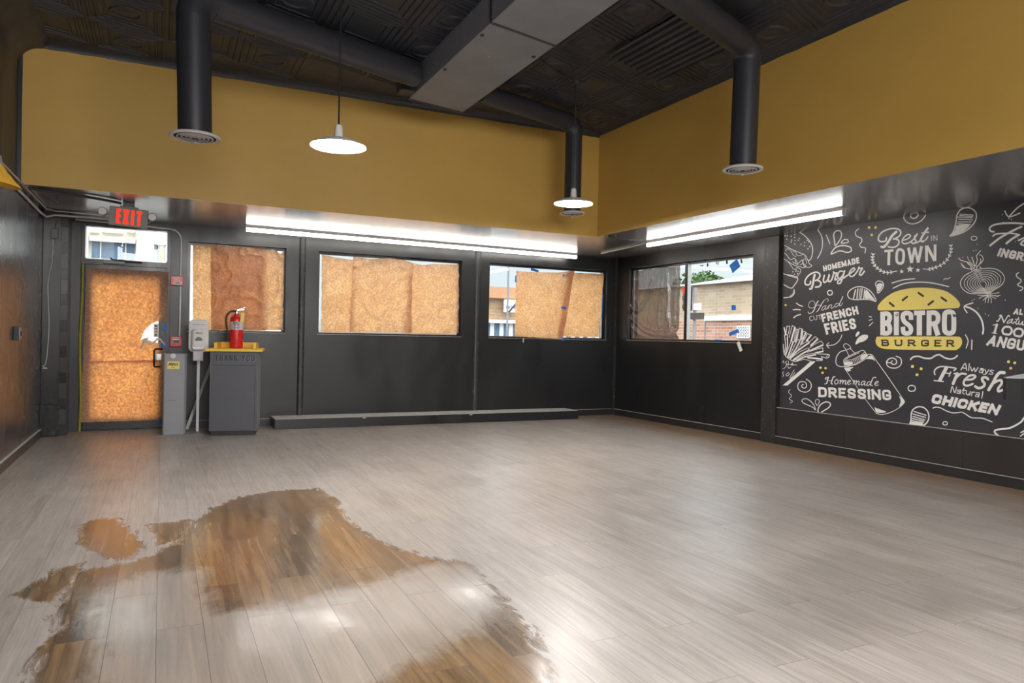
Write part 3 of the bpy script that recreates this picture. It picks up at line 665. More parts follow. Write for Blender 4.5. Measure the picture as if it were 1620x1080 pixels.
# plastic film on the side window
FOLDS = [(crom2(pp_, 4), h_, w_) for pp_, h_, w_ in (([(.0, .48), (.14, .40), (.30, .52), (.45, .74), (.52, .98)], .040, .035), ([(.0, .30), (.16, .22), (.36, .10), (.7, .05), (1, .08)], .045, .04), ([(.02, .18), (.22, .06), (.5, .0)], .03, .03),
    ([(.42, .98), (.40, .72), (.55, .88), (.6, .98)], .028, .025), ([(.70, .98), (.64, .6), (.60, .3), (.66, .12)], .04, .03), ([(.76, .98), (.80, .6), (.80, .35), (.86, .12)], .045, .028), ([(.84, .98), (.92, .6), (.93, .2)], .035, .03),
    ([(.80, .35), (.72, .16), (.62, .10)], .03, .03), ([(.05, .98), (.12, .80), (.2, .72), (.28, .82), (.30, .97)], .025, .025), ([(.08, .9), (.05, .6), (.12, .47)], .03, .03))]
def fm(u, v):
    s0_, z0_ = W4[0]+.035, W4[2]+.03; s1_, z1_ = onA(1077, 480, .07)[0], W4[3]-.03
    s = s0_ + (s1_-s0_)*u; z = z0_ + (z1_-z0_)*v
    k = .010*abs(noise.noise(Vector((u*7, v*5, 3)))) + .006*noise.noise(Vector((u*19, v*11, 8)))
    sag = 0
    for pl_, h_, w_ in FOLDS:
        dm = min((Vector((u, v))-a_.lerp(c_, max(0, min(1, (Vector((u, v))-a_).dot(c_-a_)/(c_-a_).length_squared)))).length for a_, c_ in zip(pl_, pl_[1:]))
        sag += h_*math.exp(-(dm/w_)**2)
    P = OA + dA*s + nA*(.05 - k - sag ); return (P.x, P.y, z + (-.02*math.sin(PI*u*3)**2 if v > .97 else 0))
pf = MB().grid(fm, 110, 80).build('plastic_film', 'film', smooth=True); tag(pf, 'smoky plastic film draped over half of the side window', 'plastic sheet')
# tape scraps
def tape(px, py, wpx, hpx, ang, label, where='back', off=.03, mat='tape', grp=None):
    if where == 'back': P = onY(px, py, YB+off); R = Matrix.Rotation(0, 3, 'Z'); dep = 8.9
    else: s, z = onA(px, py, off); P = OA + dA*s + nA*off; P.z = z; R = Matrix.Rotation(TH, 3, 'Z'); dep = 9.3
    k = dep/FPX; wx = wpx*k*(1.1 if where == 'back' else 2.1); hz = hpx*k; b = MB()
    def f(u, v): return ((u-.5)*wx + .002*noise.noise(Vector((v*9, px, 0))), -.003*math.sin(PI*u) - .004*noise.noise(Vector((u*3, v*3, py))), (v-.5)*hz)
    b.grid(f, 6, 4); o = b.build('tape_strip', mat, smooth=True); o.location = P; o.rotation_euler = (Matrix.Rotation(TH, 4, 'Z') if where != 'back' else Matrix.Identity(4)).to_3x3().to_euler()
    o.matrix_world = Matrix.Translation(P) @ R.to_4x4() @ Matrix.Rotation(math.radians(ang), 4, 'Y')
    return tag(o, label, 'tape', grp)
tape(894.6, 436, 11, 6, -8, 'blue tape strip at the top of the draped paper fold', off=-.015)
tape(892, 487, 10, 5, 8, 'small blue tape scrap halfway down the draped paper fold', off=-.04)
tape(890.5, 536.5, 6, 5, -10, 'blue tape scrap holding the paper to the sill of the third window', off=-.012)
tape(816, 441, 3, 13, 2, 'upright blue tape strip at the edge of the paper by the clear glass', off=.03)
tape(846, 427.5, 16, 5, 12, 'blue tape strip stuck to the glass above the draped paper', off=.10)
tape(953, 484, 2.5, 48, 2, 'long thin blue tape strip at the corner end of the third window', off=.06)
tape(1162.5, 420.7, 9, 15, -30, 'crumpled blue tape piece hanging at the top of the side window', 'side', .10)
tape(1160.7, 486.5, 4.5, 8, 0, 'small round blue tape dab in the middle of the side window glass', 'side', .10)
tape(1161, 526, 10, 6, -18, 'slanting blue tape strip low on the side window glass', 'side', .10)
tape(1136, 538, 8, 2.5, 0, 'flat blue tape strip lying along the side window sill', 'side', .06)
tape(259, 545, 6, 9, 12, 'dark blue tape scrap below the hole in the door paper', off=.012)
tape(261, 519.5, 7, 4.5, -15, 'blue tape scrap beside the sticker in the torn door paper', off=.012)
tape(251.5, 665, 4, 10, 5, 'blue tape strip at the bottom corner of the door paper', off=.012)
tape(1170, 548, 3, 16, -28, 'pale peeling tape curl hanging below the side window sill', 'side', -.02, 'wtape')
tape(828, 538, 2, 8, 6, 'pale tape tail hanging under the third window sill', off=-.012, mat='wtape')
tape(1135, 415, 3, 7, 25, 'pale tape scrap near the middle of the side window top', 'side', .09, 'wtape')
tape(1182, 407, 4, 5, 0, 'pale tape scrap in the upper corner of the side window', 'side', .09, 'wtape')
for px, py, ww, hh, an in ((1119.5, 419, 1.6, 6, 5), (1110, 420, 4, 1.6, 0), (1150, 414.5, 1.8, 6, -8), (1173, 413, 1.5, 7, -20)):
    tape(px, py, ww, hh, an, 'black tape remnant stuck along the top of the side window', 'side', .09, 'blk', 'black tape remnants on the side window')

# ------------------------------------------------------------------ mural on the right-hand wall
mu = MB().box((XM, -.6, .429), (6.575, 6.345, ZS), bevel=.001).build('wall_mural', 'mural')
tag(mu, 'charcoal wall mural with white chalk style food drawings and yellow burger logo', 'mural')
def onmural(z0, z1, s, lift=.0012):
    def f(p): P = onX(z0+p[0]/s, z1+p[1]/s, XM-lift); return (P.x, P.y, P.z)
    return f
REG = {'A': (1235, 340, 10.8), 'B': (1365, 340, 10.125), 'C': (1260, 390, 10.8), 'D': (1235, 440, 10.8), 'E': (1235, 500, 9), 'F': (1310, 520, 7.715), 'G': (1375, 430, 8.306), 'H': (1500, 380, 9),
       'I': (1500, 310, 9.817), 'J': (1520, 470, 10.8), 'K': (1460, 560, 8.306), 'L': (1235, 590, 13.5), 'M': (1280, 590, 10.8), 'N': (1420, 560, 9), 'O': (1500, 390, 10.8), 'Q': (1220, 320, 6)}
def ink(r, lift=.0012): return Ink(onmural(*REG[r], lift), (-1, 0, 0))
def pieces(r, txt, name):
    for ln in txt.strip().splitlines():
        a_, p_ = ln.strip().split(':')
        for q_ in p_.split(';'): strokes(ink(r), a_+': '+q_).build(name, 'inkwhite', mu)
def pp(s): return [tuple(float(v) for v in q_.split(',')) for q_ in s.split()]
def strokes(k, txt):
    """lines 'w: x,y x,y ...'  ('o' before w = closed, 'f' = filled shape)"""
    for ln in txt.strip().splitlines():
        ln = ln.strip()
        if not ln: continue
        a_, p_ = ln.split(':')
        for part in p_.split(';'):
            P = pp(part)
            if a_[0] == 'f': k.fill(P, len(a_) == 1)
            elif a_[0] == 'o': k.line(P, float(a_[1:]), True)
            else: k.line(P, float(a_))
    return k

# "Best IN TOWN" with laurel and stars
k = ink('B'); strokes(k, '''
24: 378,366 368,410 312,428 258,410 252,352 300,282 380,238 480,216 565,226 606,266 596,322 548,362 492,386
24: 500,378 562,398 580,442 550,492 482,518 408,508
40: 536,268 470,332 420,410 372,478 332,512 300,508
21: 640,405 716,382 762,338 744,312 700,322 645,378 630,432 668,460 728,446 770,424 830,372 872,304
24: 872,304 834,342 824,378 850,410 840,444 802,452 772,428
22: 836,446 892,430 930,388
34: 1040,212 990,284 938,372 934,414 966,422
20: 962,424 1008,396 1042,346
20: 944,288 1052,276''').build('lettering', 'inkwhite', mu)
k = ink('B'); strokes(k, '''
9: 1103,334 1100,412
9: 1138,410 1136,330 1188,402 1188,324''')
k.line(pp('345,580 490,566'), 38, smooth=False, cap=False); k.line(pp('420,570 414,803'), 44, smooth=False, cap=False)
k.line(pp('597,550 640,572 655,625 650,715 632,765 590,775 552,752 540,700 546,610 562,566'), 42, True)
k.line(pp('730,522 782,768'), 44, smooth=False, cap=False); k.line(pp('782,765 832,520'), 40, smooth=False, cap=False); k.line(pp('832,520 886,762'), 40, smooth=False, cap=False); k.line(pp('886,762 942,498'), 44, smooth=False, cap=False)
k.line(pp('1020,490 1022,748'), 44, smooth=False, cap=False); k.line(pp('1158,472 1156,735'), 44, smooth=False, cap=False); k.line(pp('1026,492 1152,733'), 46, smooth=False, cap=False)
k.build('lettering', 'inkwhite', mu)
k = ink('B'); k.star((622, 905), 38); k.star((757, 866), 62); k.star((882, 882), 40)
for stem in ('545,895 470,913 380,923 290,890 210,830 165,760 155,690 165,622', '965,862 1050,868 1130,852 1240,808 1330,740 1393,640 1414,560 1410,482'):
    P = crom2(pp(stem), 8); k.line(P, 13, smooth=False)
    for i in range(8, len(P)-1, 5):
        d = (P[i+1]-P[i]).normalized(); a0 = math.atan2(d.y, d.x)
        for sg in (-1, 1):
            q_ = P[i]; L_ = 46; v1 = Vector((math.cos(a0+sg*.75), math.sin(a0+sg*.75)))
            k.fill([q_, q_+v1*L_*.5+Vector((-v1.y, v1.x))*9, q_+v1*L_, q_+v1*L_*.5-Vector((-v1.y, v1.x))*9])
k.build('laurel_and_stars', 'inkwhite', mu)
k = ink('B'); strokes(k, '''
17: 655,8 662,62 702,112 780,142 868,128 948,80 1004,6
17: 762,6 772,38 812,54 856,40 886,4''').build('swirl_drawing', 'inkwhite', mu)
# "HOMEMADE Burger"
k = ink('C'); k.text('HOMEMADE', (450, 330), (1066, 178), (1080, 282), (464, 424), 24, .16)
strokes(k, '''
26: 240,592 234,632 196,654 152,638 150,580 190,512 260,457 338,437 392,460 400,508 366,558 322,580
26: 340,572 398,592 420,632 390,680 326,692
36: 312,480 294,560 280,642 256,712 232,722
26: 478,492 462,560 472,610 520,586 562,500
26: 560,476 544,556 564,600 604,560 640,450
26: 632,434 662,452 694,452 666,516 660,568 690,556
23: 796,424 744,420 706,478 716,540 760,528 806,466
25: 824,412 794,520 752,620 708,626 716,582 790,545 866,494
23: 868,492 955,432 998,386 972,366 918,420 904,482 938,510 990,486 1052,400 1068,352
25: 1068,350 1090,374 1128,372 1092,428 1080,478 1114,482 1162,418''').build('lettering', 'inkwhite', mu)
# "Hand CUT FRENCH FRIES"
k = ink('D'); strokes(k, '''
7: 578,450 582,418 552,386 502,400 476,458 500,506 558,502 620,462
15: 642,388 602,450 572,540 532,592
10: 532,592 484,600 468,572
8: 590,478 640,456 700,470
7: 800,402 815,368 786,346 742,380
13: 742,380 700,440 662,510 632,562
7: 632,562 602,580
9: 762,472 722,490 702,540 730,544 768,492
9: 778,466 760,516 774,532 806,500 828,462
10: 828,462 808,520
8: 812,502 850,452 876,458
9: 876,458 860,508 884,508 920,480
9: 1000,432 950,432 922,478 950,492 996,452
13: 1064,312 1012,430 1000,464
8: 1000,464 1034,466 1062,418
9: 538,650 508,652 496,690 516,724 552,712
9: 562,640 572,690 592,710 620,694 614,632
9: 626,640 690,626;660,632 676,700''')
k.text('FRENCH', (682, 612), (1306, 470), (1338, 612), (716, 752), 34, .14); k.text('FRIES', (732, 778), (1268, 676), (1302, 858), (780, 964), 40, .16)
k.build('lettering', 'inkwhite', mu)
# "Homemade DRESSING"
k = ink('M'); strokes(k, '''
13: 292,98 280,104 282,84 330,68
18: 330,68 314,130 302,172
12: 302,176 268,186
18: 440,62 412,70 394,120 378,170 400,186
10: 312,126 392,130
o13: 462,114 438,146 446,184 480,180 500,144 486,116
14: 524,126 540,122 528,182;534,152 574,122 584,136 572,184;578,152 618,126 630,140 618,184 642,190
13: 660,162 702,142 700,122 672,130 656,168 676,194 712,180
14: 752,132 770,126 754,190;764,156 806,130 814,146 800,194;806,162 846,136 858,152 846,194 870,200
13: 956,140 914,142 890,184 910,204 948,168;960,144 946,198 972,206
13: 1050,150 1012,150 986,194 1010,214 1048,178
16: 1142,76 1100,78 1072,130 1050,198 1080,212
13: 1120,186 1174,162 1180,142 1146,146 1122,188 1142,214 1182,200''')
k.text('DRESSING', (155, 236), (1395, 286), (1410, 466), (160, 408), 40, .16, serif=24); k.build('lettering', 'inkwhite', mu)
# "Always Fresh Natural CHICKEN"
k = ink('K'); strokes(k, '''
13: 500,206 556,122 576,214;516,180 568,186
13: 610,126 600,216
13: 626,166 646,222 676,182 690,228 724,176
13: 788,200 756,190
''')
strokes(k, '''
o12: 784,214 756,208 742,234 762,244 780,232
13: 756,188 790,192 796,210 782,248
13: 816,200 832,250;866,206 828,260 796,264
13: 930,216 896,210 886,226 918,244 910,264 872,260
18: 160,268 150,236 168,196 222,166 300,166 430,186 408,216
46: 310,178 270,252 226,338
15: 148,346 270,360
16: 265,242 350,252 366,236 344,290
18: 412,256 462,250
38: 452,256 398,388
28: 436,312 500,258 566,262
28: 550,336 640,332 690,298 664,276 602,290 546,348 540,398 588,414 656,390
34: 858,330 828,306 786,312 782,346 812,390 790,430 732,446 690,424
40: 1070,244 1012,244 966,292 920,380 866,468
32: 902,400 980,352 1030,346 1036,386 992,448 996,488 1060,466
13: 366,500 386,428 420,506 444,432
12: 456,476 490,470 500,482 490,520
o11: 488,492 462,492 452,512 474,516
12: 542,446 526,508 546,524;520,470 562,476
12: 576,482 570,518 594,534 616,514;626,488 612,540
12: 646,496 638,546;642,516 664,498 682,500
12: 700,510 734,508 744,520 732,566
o11: 730,534 702,532 692,552 714,560
13: 790,490 776,576''')
k.text('CHICKEN', (140, 520), (1040, 672), (972, 802), (104, 640), 40, .10); k.build('lettering', 'inkwhite', mu)
strokes(ink('K'), '''
13: 130,710 170,696 230,706 310,746 390,770 460,768 510,762 560,786 630,830 700,838 780,842 850,866 910,890
24: 1329,835 1290,890 1200,945 1120,975 1020,985 952,1000 946,1030 990,1068
15: 1329,1008 1290,1030;1329,1042 1282,1076
22: 1178,490 1192,478
25: 1304,486 1244,548''').build('doodle', 'inkwhite', mu)
# "Fr.. INGRE.."
k = ink('I'); strokes(k, '''
28: 708,554 662,545 642,510 680,462 800,430 1000,420 1178,430
32: 1138,476 1000,540 820,640 700,730 652,768
24: 696,620 742,590 850,580 1000,580 1108,604
34: 1098,602 1000,660 906,734
26: 1176,650 1112,680 1092,690
30: 1176,764 1130,748 1150,712 1178,690''')
k.build('lettering', 'inkwhite', mu)
k = ink('H'); k.text('INGRE', (740, 108), (1180, 192), (1150, 312), (690, 224), 32, .12); k.build('lettering', 'inkwhite', mu)
strokes(ink('I'), '''
22: 1176,116 1080,180 1000,260 950,320
20: 880,232 946,322 1114,264''').build('arrow_drawing', 'inkwhite', mu)
# "ALL Natural 100 ANGUS"
k = ink('J'); strokes(k, '''
21: 614,410 642,398 690,314 662,316
24: 692,314 738,430
18: 738,432 810,314 832,330
15: 878,378 830,390 792,430 802,446 840,430 878,390
17: 888,374 864,430 892,446 920,420
17: 990,346 940,430 956,460 992,440
12: 930,376 1000,382
17: 1000,402 986,450 1020,460 1062,412
17: 1062,410 1050,468 1080,470
16: 556,474 604,470
38: 618,468 576,608
14: 534,606 614,620
o36: 790,504 850,520 872,572 842,630 790,636 730,620 712,566 740,520
o36: 986,536 1046,556 1062,606 1036,660 986,668 928,650 910,600 936,552''')
k.text('AL', (925, 190), (1070, 210), (1060, 305), (890, 292), 28, .12); k.text('ANGU', (512, 648), (1110, 730), (1080, 920), (425, 820), 42, .12); k.build('lettering', 'inkwhite', mu)
# centre logo
k = ink('G', .0010); k.fill(pp('112,478 124,432 200,350 330,266 500,220 680,206 850,216 1000,250 1100,310 1170,380 1195,430 1180,462 1130,476 700,494 400,502 170,507 124,502'))
k.fill(pp('130,849 400,847 700,846 1000,847 1160,849 1205,866 1222,915 1208,970 1160,1016 1090,1028 700,1024 300,1016 180,1006 110,972 84,915 96,866')); bun = k.build('logo_bun', 'inkyellow', mu, 'yellow burger bun halves of the logo')
k = ink('G', .0018); strokes(k, '''''')
for q_ in ('270,406 322,448', '440,372 498,326', '650,276 708,316', '780,430 840,384', '950,336 1012,380'):
    k = ink('G', .0022); k.line(pp(q_), 28); k.build('sesame_seed', 'inkdark', bun)
k = ink('G', .0026); k.text('BURGER', (160, 888), (1120, 892), (1116, 985), (165, 972), 20, .62, serif=19); k.build('logo_small_lettering', 'inkdark', bun)
k = ink('G')
def blk(s, w_): k.line(pp(s), w_, smooth=False, cap=False)
blk('178,522 178,832', 62); k.line(pp('178,552 240,550 268,580 268,620 246,660 190,672'), 62, cap=False); k.line(pp('190,672 250,690 270,730 268,780 240,804 178,803'), 62, cap=False)
blk('358,522 358,832', 66)
k.line(pp('550,630 546,560 500,540 452,556 444,610 470,660 528,706 550,750 536,796 494,808 452,792 444,720'), 60, cap=False)
blk('590,540 735,535', 60); blk('660,520 660,834', 70)
blk('788,508 786,834', 64); k.line(pp('788,538 860,536 900,570 904,630 876,672 800,684'), 62, cap=False); blk('852,660 905,834', 66)
k.line(pp('1052,524 1098,540 1112,600 1112,740 1098,790 1052,806 1006,790 990,740 990,600 1004,540'), 64, True)
k.build('logo_lettering', 'inkwhite', mu)
k = ink('G', .0030); strokes(k, '''
11: 346,560 362,578 376,566 370,544
13: 1104,556 1110,582 1140,580 1150,560''')
k.dot((1124, 566), 12); k.build('logo_bite_marks', 'mural', mu)
pieces('G', '''
14: 300,146 440,106 600,88
14: 315,214 450,156 620,134 820,144 1045,193
9: 980,106 1000,86 1030,92 1066,72
14: 1265,826 1300,905 1275,998
10: 0,585 30,592;0,636 40,624;0,708 48,662''', 'accent_line')
strokes(ink('J'), '''
21: 190,732 185,890
30: 375,622 386,530 356,390 280,270 180,196 90,162
21: 205,96 60,156 106,264''').build('arrow_drawing', 'inkwhite', mu)
# food drawings
k = ink('A'); strokes(k, '''
14: 305,288 400,345 490,440 540,540 545,640 520,740 480,780
10: 65,520 200,590 385,668
9: 65,650 120,700 140,740 180,760 230,740 270,780 290,830 330,800 370,770 390,830 430,860 420,890 370,900 340,880
10: 390,665 430,700 460,760 490,830 530,860 500,890 440,890 400,870 380,800 400,750
7: 410,700 430,760 450,830
10: 58,752 150,810 240,860 330,885
9: 130,800 180,870 230,930 280,900 340,930 330,990 270,1060
10: 50,1000 150,1040 270,1075
7: 80,612 110,580 160,590 190,640 220,690 260,710
7: 200,612 260,640 280,690 340,690 380,670
8: 205,800 250,830 300,850;250,770 260,830;330,850 370,830 380,780''')
for p in pp('75,355 112,355 105,412 180,362 238,383 240,335 190,428 180,460 245,438 300,432 320,400 243,495 350,502 455,432 483,455 415,468 408,525 497,540 468,578 210,970 240,1010 260,960 300,960 290,1000 270,940'): k.dot(p, 10)
k.build('burger_drawing', 'inkwhite', mu)
strokes(ink('Q'), '''
8: 120,680 250,715 210,800 180,812 120,780
8: 215,825 220,860 190,895 120,905
6: 212,845 206,868 180,890''').build('burger_drawing', 'inkwhite', mu)
k = ink('A'); strokes(k, '''
14: 635,255 690,340 715,440 710,550 680,650 630,740
13: 780,340 840,490
o18: 935,520 920,440 906,340 930,286 976,266 1026,286 1040,350 1010,430''').build('splash_drawing', 'inkwhite', mu)
strokes(ink('Q'), '''
o9: 665,385 690,355 725,356 730,378 700,385
o11: 570,490 610,430 680,410 750,425 760,460 720,475 650,460
8: 830,250 800,280 810,320 855,340 860,370 840,400 855,425 895,435 890,480''').build('splash_drawing', 'inkwhite', mu)
pieces('D', '''
17: 270,425 320,460 375,480;215,540 280,532 335,540;222,675 270,640 340,618
o17: 842,207 872,218 884,247 872,277 842,288 812,277 800,247 812,218''', 'accent_line')
k = ink('C'); strokes(k, '''
o16: 1358,932 1320,830 1240,742 1130,690 1020,690 920,740 876,810 902,880 1000,905 1130,900 1260,905
20: 1008,738 976,882;1050,722 1034,884
14: 1090,716 1072,884
20: 1125,716 1100,882;1168,736 1150,882
f: 1190,740 1270,820 1340,918 1250,886 1172,880
o14: 1390,795 1376,710 1350,640 1370,600 1410,586 1470,606 1490,660 1460,730
f: 1378,644 1470,630 1464,690 1400,768''').build('splash_drawing', 'inkwhite', mu)
k = ink('E')
F_ = lambda s, w_: [k.line(pp(q_), w_) for q_ in s.split(';')]
F_('50,165 75,265', 20); F_('90,145 75,260;130,145 110,250;88,142 132,144', 8); F_('165,135 120,300;163,132 206,156', 8); F_('203,160 150,350', 22)
F_('215,182 190,360;215,180 260,190', 8); F_('236,185 207,362;258,195 216,370', 11); F_('265,170 238,315;264,168 312,186', 8); F_('306,188 288,328', 22); F_('322,212 302,330;322,210 366,230', 8)
F_('358,234 312,350 292,400', 22); F_('380,250 340,338;380,248 442,270', 8); F_('432,270 372,350', 22); F_('492,290 410,368;492,290 536,326', 8); F_('526,328 430,418', 22)
F_('570,354 470,408 412,455;570,352 604,386 604,408', 8); F_('600,412 510,450 422,492', 22); F_('600,450 510,470 382,514;600,450 606,506', 8); F_('602,502 500,520', 20)
F_('522,535 680,545 690,570 662,595 582,575', 10); F_('650,580 680,548', 7); F_('585,578 592,628 510,630', 9); F_('588,612 480,598 390,590', 22)
F_('58,262 98,262 100,300;58,270 70,420 50,540', 10); F_('96,300 98,410 72,545', 14); F_('152,352 72,560;150,350 192,368', 9); F_('178,370 102,580', 18); F_('242,330 116,590;240,330 286,346', 9); F_('276,350 215,470 130,592', 18)
F_('395,352 290,410 240,490;395,350 412,374', 8); F_('404,380 300,450 222,510 142,600', 20); F_('392,450 270,510 142,602;392,450 410,480', 8); F_('402,484 300,540 182,622', 22); F_('492,525 350,550 250,600 192,632', 8); F_('498,548 350,578 232,630', 20)
F_('40,400 45,500 75,570 140,620 210,645 270,630 330,615 390,625 430,640', 9); k.fill(pp('430,640 495,640 480,665 100,985 30,985 330,730'), False)
F_('28,655 42,636 50,672;92,640 72,652 86,690 62,735 32,745;115,640 105,720 125,740 150,720;82,682 235,695;150,692 176,676 168,664 154,692 190,698', 7)
F_('45,792 30,802 42,842 26,860;110,802 78,832 92,850 122,830 116,802;195,762 150,840 132,880 156,870 205,800', 7); k.build('fries_drawing', 'inkwhite', mu)
strokes(ink('E'), '''
11: 875,265 840,340 780,395 715,415 655,415
9: 690,376 655,413 690,455''').build('arrow_drawing', 'inkwhite', mu)
strokes(ink('L'), '''
18: 545,130 620,180 655,260 630,350 560,400 480,400 395,360 365,280 395,200 460,180 530,200 555,260 535,310 490,320 450,290 460,250 485,245
11: 205,352 170,386 185,430 230,470 220,510 185,540 210,575 250,592 240,620 205,636
o17: 740,785 700,740 600,690 490,640 455,590 490,550 560,550 640,600 700,670 735,740
o14: 780,690 740,620 755,572 795,560 830,590 815,640
24: 800,826 800,770 840,690 900,640 970,615 1040,630 1065,680 1020,740 940,790 872,832''').build('splash_drawing', 'inkwhite', mu)
k = ink('F'); strokes(k, '''
6: 200,480 280,598 440,838 590,1030
8: 590,1030 650,1045 760,1020 870,960 930,900 930,880
8: 930,880 740,600 540,320
8: 540,320 500,310 475,330
8: 190,400 200,370 260,330 380,275 435,265 470,310 480,330
8: 190,400 215,460 300,440 400,390 480,335
7: 205,388 300,372 400,322 448,284;215,378 260,345 380,290
7: 200,478 250,455 350,430 470,360
7: 285,388 302,418;305,380 322,410;325,372 342,402;345,364 362,394;365,356 382,386;385,345 402,375
7: 257,335 220,255 190,212 200,186 235,186 275,220 270,238 215,260
7: 270,240 332,300
10: 205,265 150,280 110,330 95,390 110,440 150,460 200,460
f: 205,482 310,465 272,495 280,508 240,520
f: 470,362 530,325 570,390 540,372
f: 400,330 468,302 478,330 415,376
f: 195,405 275,400 300,430 225,452
f: 570,960 600,1022 710,1015 655,990 592,968
f: 870,820 932,885 870,948 888,880
f: 335,190 360,120 420,75 480,75 486,110 440,150 390,165
f: 338,96 345,55 370,32 386,45 370,75
o12: 720,410 740,370 790,355 832,380 836,420 800,435 770,415''').build('bottle_drawing', 'inkwhite', mu)
strokes(ink('F'), '12: 832,335 885,360 895,420 860,465 800,480 735,460 712,410 740,368 790,356 830,380 832,420 795,435 768,412 785,390').build('swirl_drawing', 'inkwhite', mu)
k = ink('O'); out_ = pp('470,392 600,376 720,370 830,390 920,450 960,530 945,610 880,680 790,735 700,800 600,800 420,805 320,780 240,710 210,640 225,570 290,490 400,430')
inn_ = pp('560,590 590,586 612,590 630,600 645,620 652,645 648,668 642,690 634,712 626,722 600,705 578,690 560,672 548,655 542,640 542,620 546,606 552,596')
for i in range(8):
    u = (i/7)**.85
    pts = [Vector(a_).lerp(Vector(c_), u) for a_, c_ in zip(out_, inn_)]
    if i:   # the layers gather at neck and root
        pts[0] = Vector((470+90*u*u, 398+190*u*u)); pts[9] = Vector((690-56*u*u, 795-85*u*u))
    k.line(pts, 13 if i == 0 else 9, True)
strokes(k, '''
14: 430,372 370,282 270,250 210,226 180,195;400,400 380,330 330,280
12: 420,386 330,375 260,346 220,280;280,350 232,300
9: 445,332 380,260 345,220 332,170
16: 450,322 430,250 405,180
14: 470,322 500,230 484,165 520,110 555,70
12: 500,332 570,270 600,210 572,152 536,140;530,300 560,250 552,210
14: 440,380 460,330 500,340 480,370
12: 535,335 570,375
11: 510,830 600,830 690,822;530,885 590,850 690,830;600,920 640,870 690,832;632,960 640,900 690,842;680,952 692,900 690,840;735,960 740,900 702,850;820,890 760,860 702,832;892,828 820,842 712,822;872,785 780,800 712,812;800,830 840,850 860,850''').build('onion_drawing', 'inkwhite', mu)
k = ink('I'); strokes(k, '''
o18: 30,620 70,570 105,480 125,380 140,290 190,215 270,182 350,190 420,240 440,310 415,400 340,490 240,560 130,600
13: 182,280 390,296;182,302 382,318;148,326 380,338;166,360 380,370;152,402 360,402;146,430 350,440
f: 140,455 330,452 230,552 62,606 112,520
o13: 402,623 440,635 447,655 430,680 402,687 368,678 356,655 370,632''').build('splash_drawing', 'inkwhite', mu)
k = ink('N'); strokes(k, '''
18: 168,1006 190,940 195,850 220,790 290,750 370,760 430,820 445,900 420,970 352,1030
14: 235,816 405,870;215,850 400,902;220,886 390,936;210,916 375,956;202,946 365,976
f: 195,962 360,986 322,1026 188,1004
o15: 202,445 240,456 254,487 240,518 202,529 164,518 150,487 164,456
o13: 678,960 702,968 710,985 702,1003 678,1010 654,1003 646,985 654,968''').build('splash_drawing', 'inkwhite', mu)
pieces('N', '22: 185,75 220,42 290,30 380,55 470,60 540,20 600,10 660,45 740,70 810,55 850,20', 'accent_line')
pieces('H', '14: 1005,460 970,486 985,525 1035,560 1030,595 990,626 1010,650 1060,670 1055,700 1020,718', 'accent_line')
k = ink('H')
for p in pp('412,57 360,150 397,140 210,245 370,840 340,860 425,970 812,852 530,1048 575,1072 960,20 990,-28'): k.dot(p, 7)
for p in pp('770,-365 865,-310 900,-295 785,-255'): k.dot(p, 8)
k.build('chalk_specks', 'inkwhite', mu)
for r, ps, rad in (('B', '100,200 205,200 143,318', 22), ('D', '85,458', 18), ('E', '567,733 640,740 597,805', 18), ('N', '212,175 335,208 277,293', 22), ('K', '1125,100 1207,115 1155,185', 20)):
    [ink(r).dot(p, rad, rad*.9).build('yellow_dot', 'inkyellow', mu) for p in pp(ps)]

# ------------------------------------------------------------------ things by the door
# waste cabinet
rz = -math.radians(10)
t_ = thing('waste_receptacle', 'charcoal waste cabinet with yellow tray top and raised edge reading THANK YOU', 'trash bin', (.80, 9.115, 0), rz)
Wc, Dc = .255, .29
MB().box((-Wc, -Dc, .055), (Wc, Dc, .955), bevel=.004).build('cabinet_body', 'grey_side', t_)
MB().box((-Wc+.02, -Dc+.015, 0), (Wc-.02, Dc-.02, .055)).build('plinth', 'blk', t_)
fp = MB().box((-Wc+.012, -Dc-.016, .065), (Wc-.030, -Dc, .795), bevel=.003).build('door', 'dgrey', t_)
MB().box((-Wc+.012, -Dc-.016, .801), (Wc-.030, -Dc, .948), bevel=.003).build('header_panel', 'dgrey', t_)
MB().box((Wc-.028, -Dc-.010, .065), (Wc-.002, -Dc, .948)).build('hinge_stile', 'dgrey', t_)
for z_ in (.40, .84): MB().box((Wc-.0005, -Dc+.06, z_), (Wc+.002, -Dc+.075, z_+.015)).build('screw_cap', 'lgrey', t_)
k = Ink(lambda p: (p[0], -Dc-.0168, p[1])); k.text('THANK YOU', (-.205, .918), (.222, .918), (.222, .848), (-.205, .848), .011, .30); k.build('lettering', 'blk', t_)
k = Ink(lambda p: (p[0], -Dc-.0163, p[1])); k.text('THANK YOU', (-.200, .9125), (.227, .9125), (.227, .8425), (-.200, .8425), .006, .40); k.build('lettering_edge', 'mgrey', t_)
top = MB().box((-Wc-.045, -Dc-.045, .955), (Wc+.045, Dc+.03, .988), bevel=.008).build('tray_top', 'yellow', t_)
for lo, hi in (((-Wc+.03, -Dc+.06, .988), (-Wc+.062, Dc-.02, 1.055)), ((Wc-.062, -Dc+.06, .988), (Wc-.03, Dc-.02, 1.055)), ((-Wc+.03, Dc-.05, .988), (Wc-.03, Dc-.02, 1.055))):
    MB().box(lo, hi, bevel=.004).build('tray_rail', 'yellow', t_)
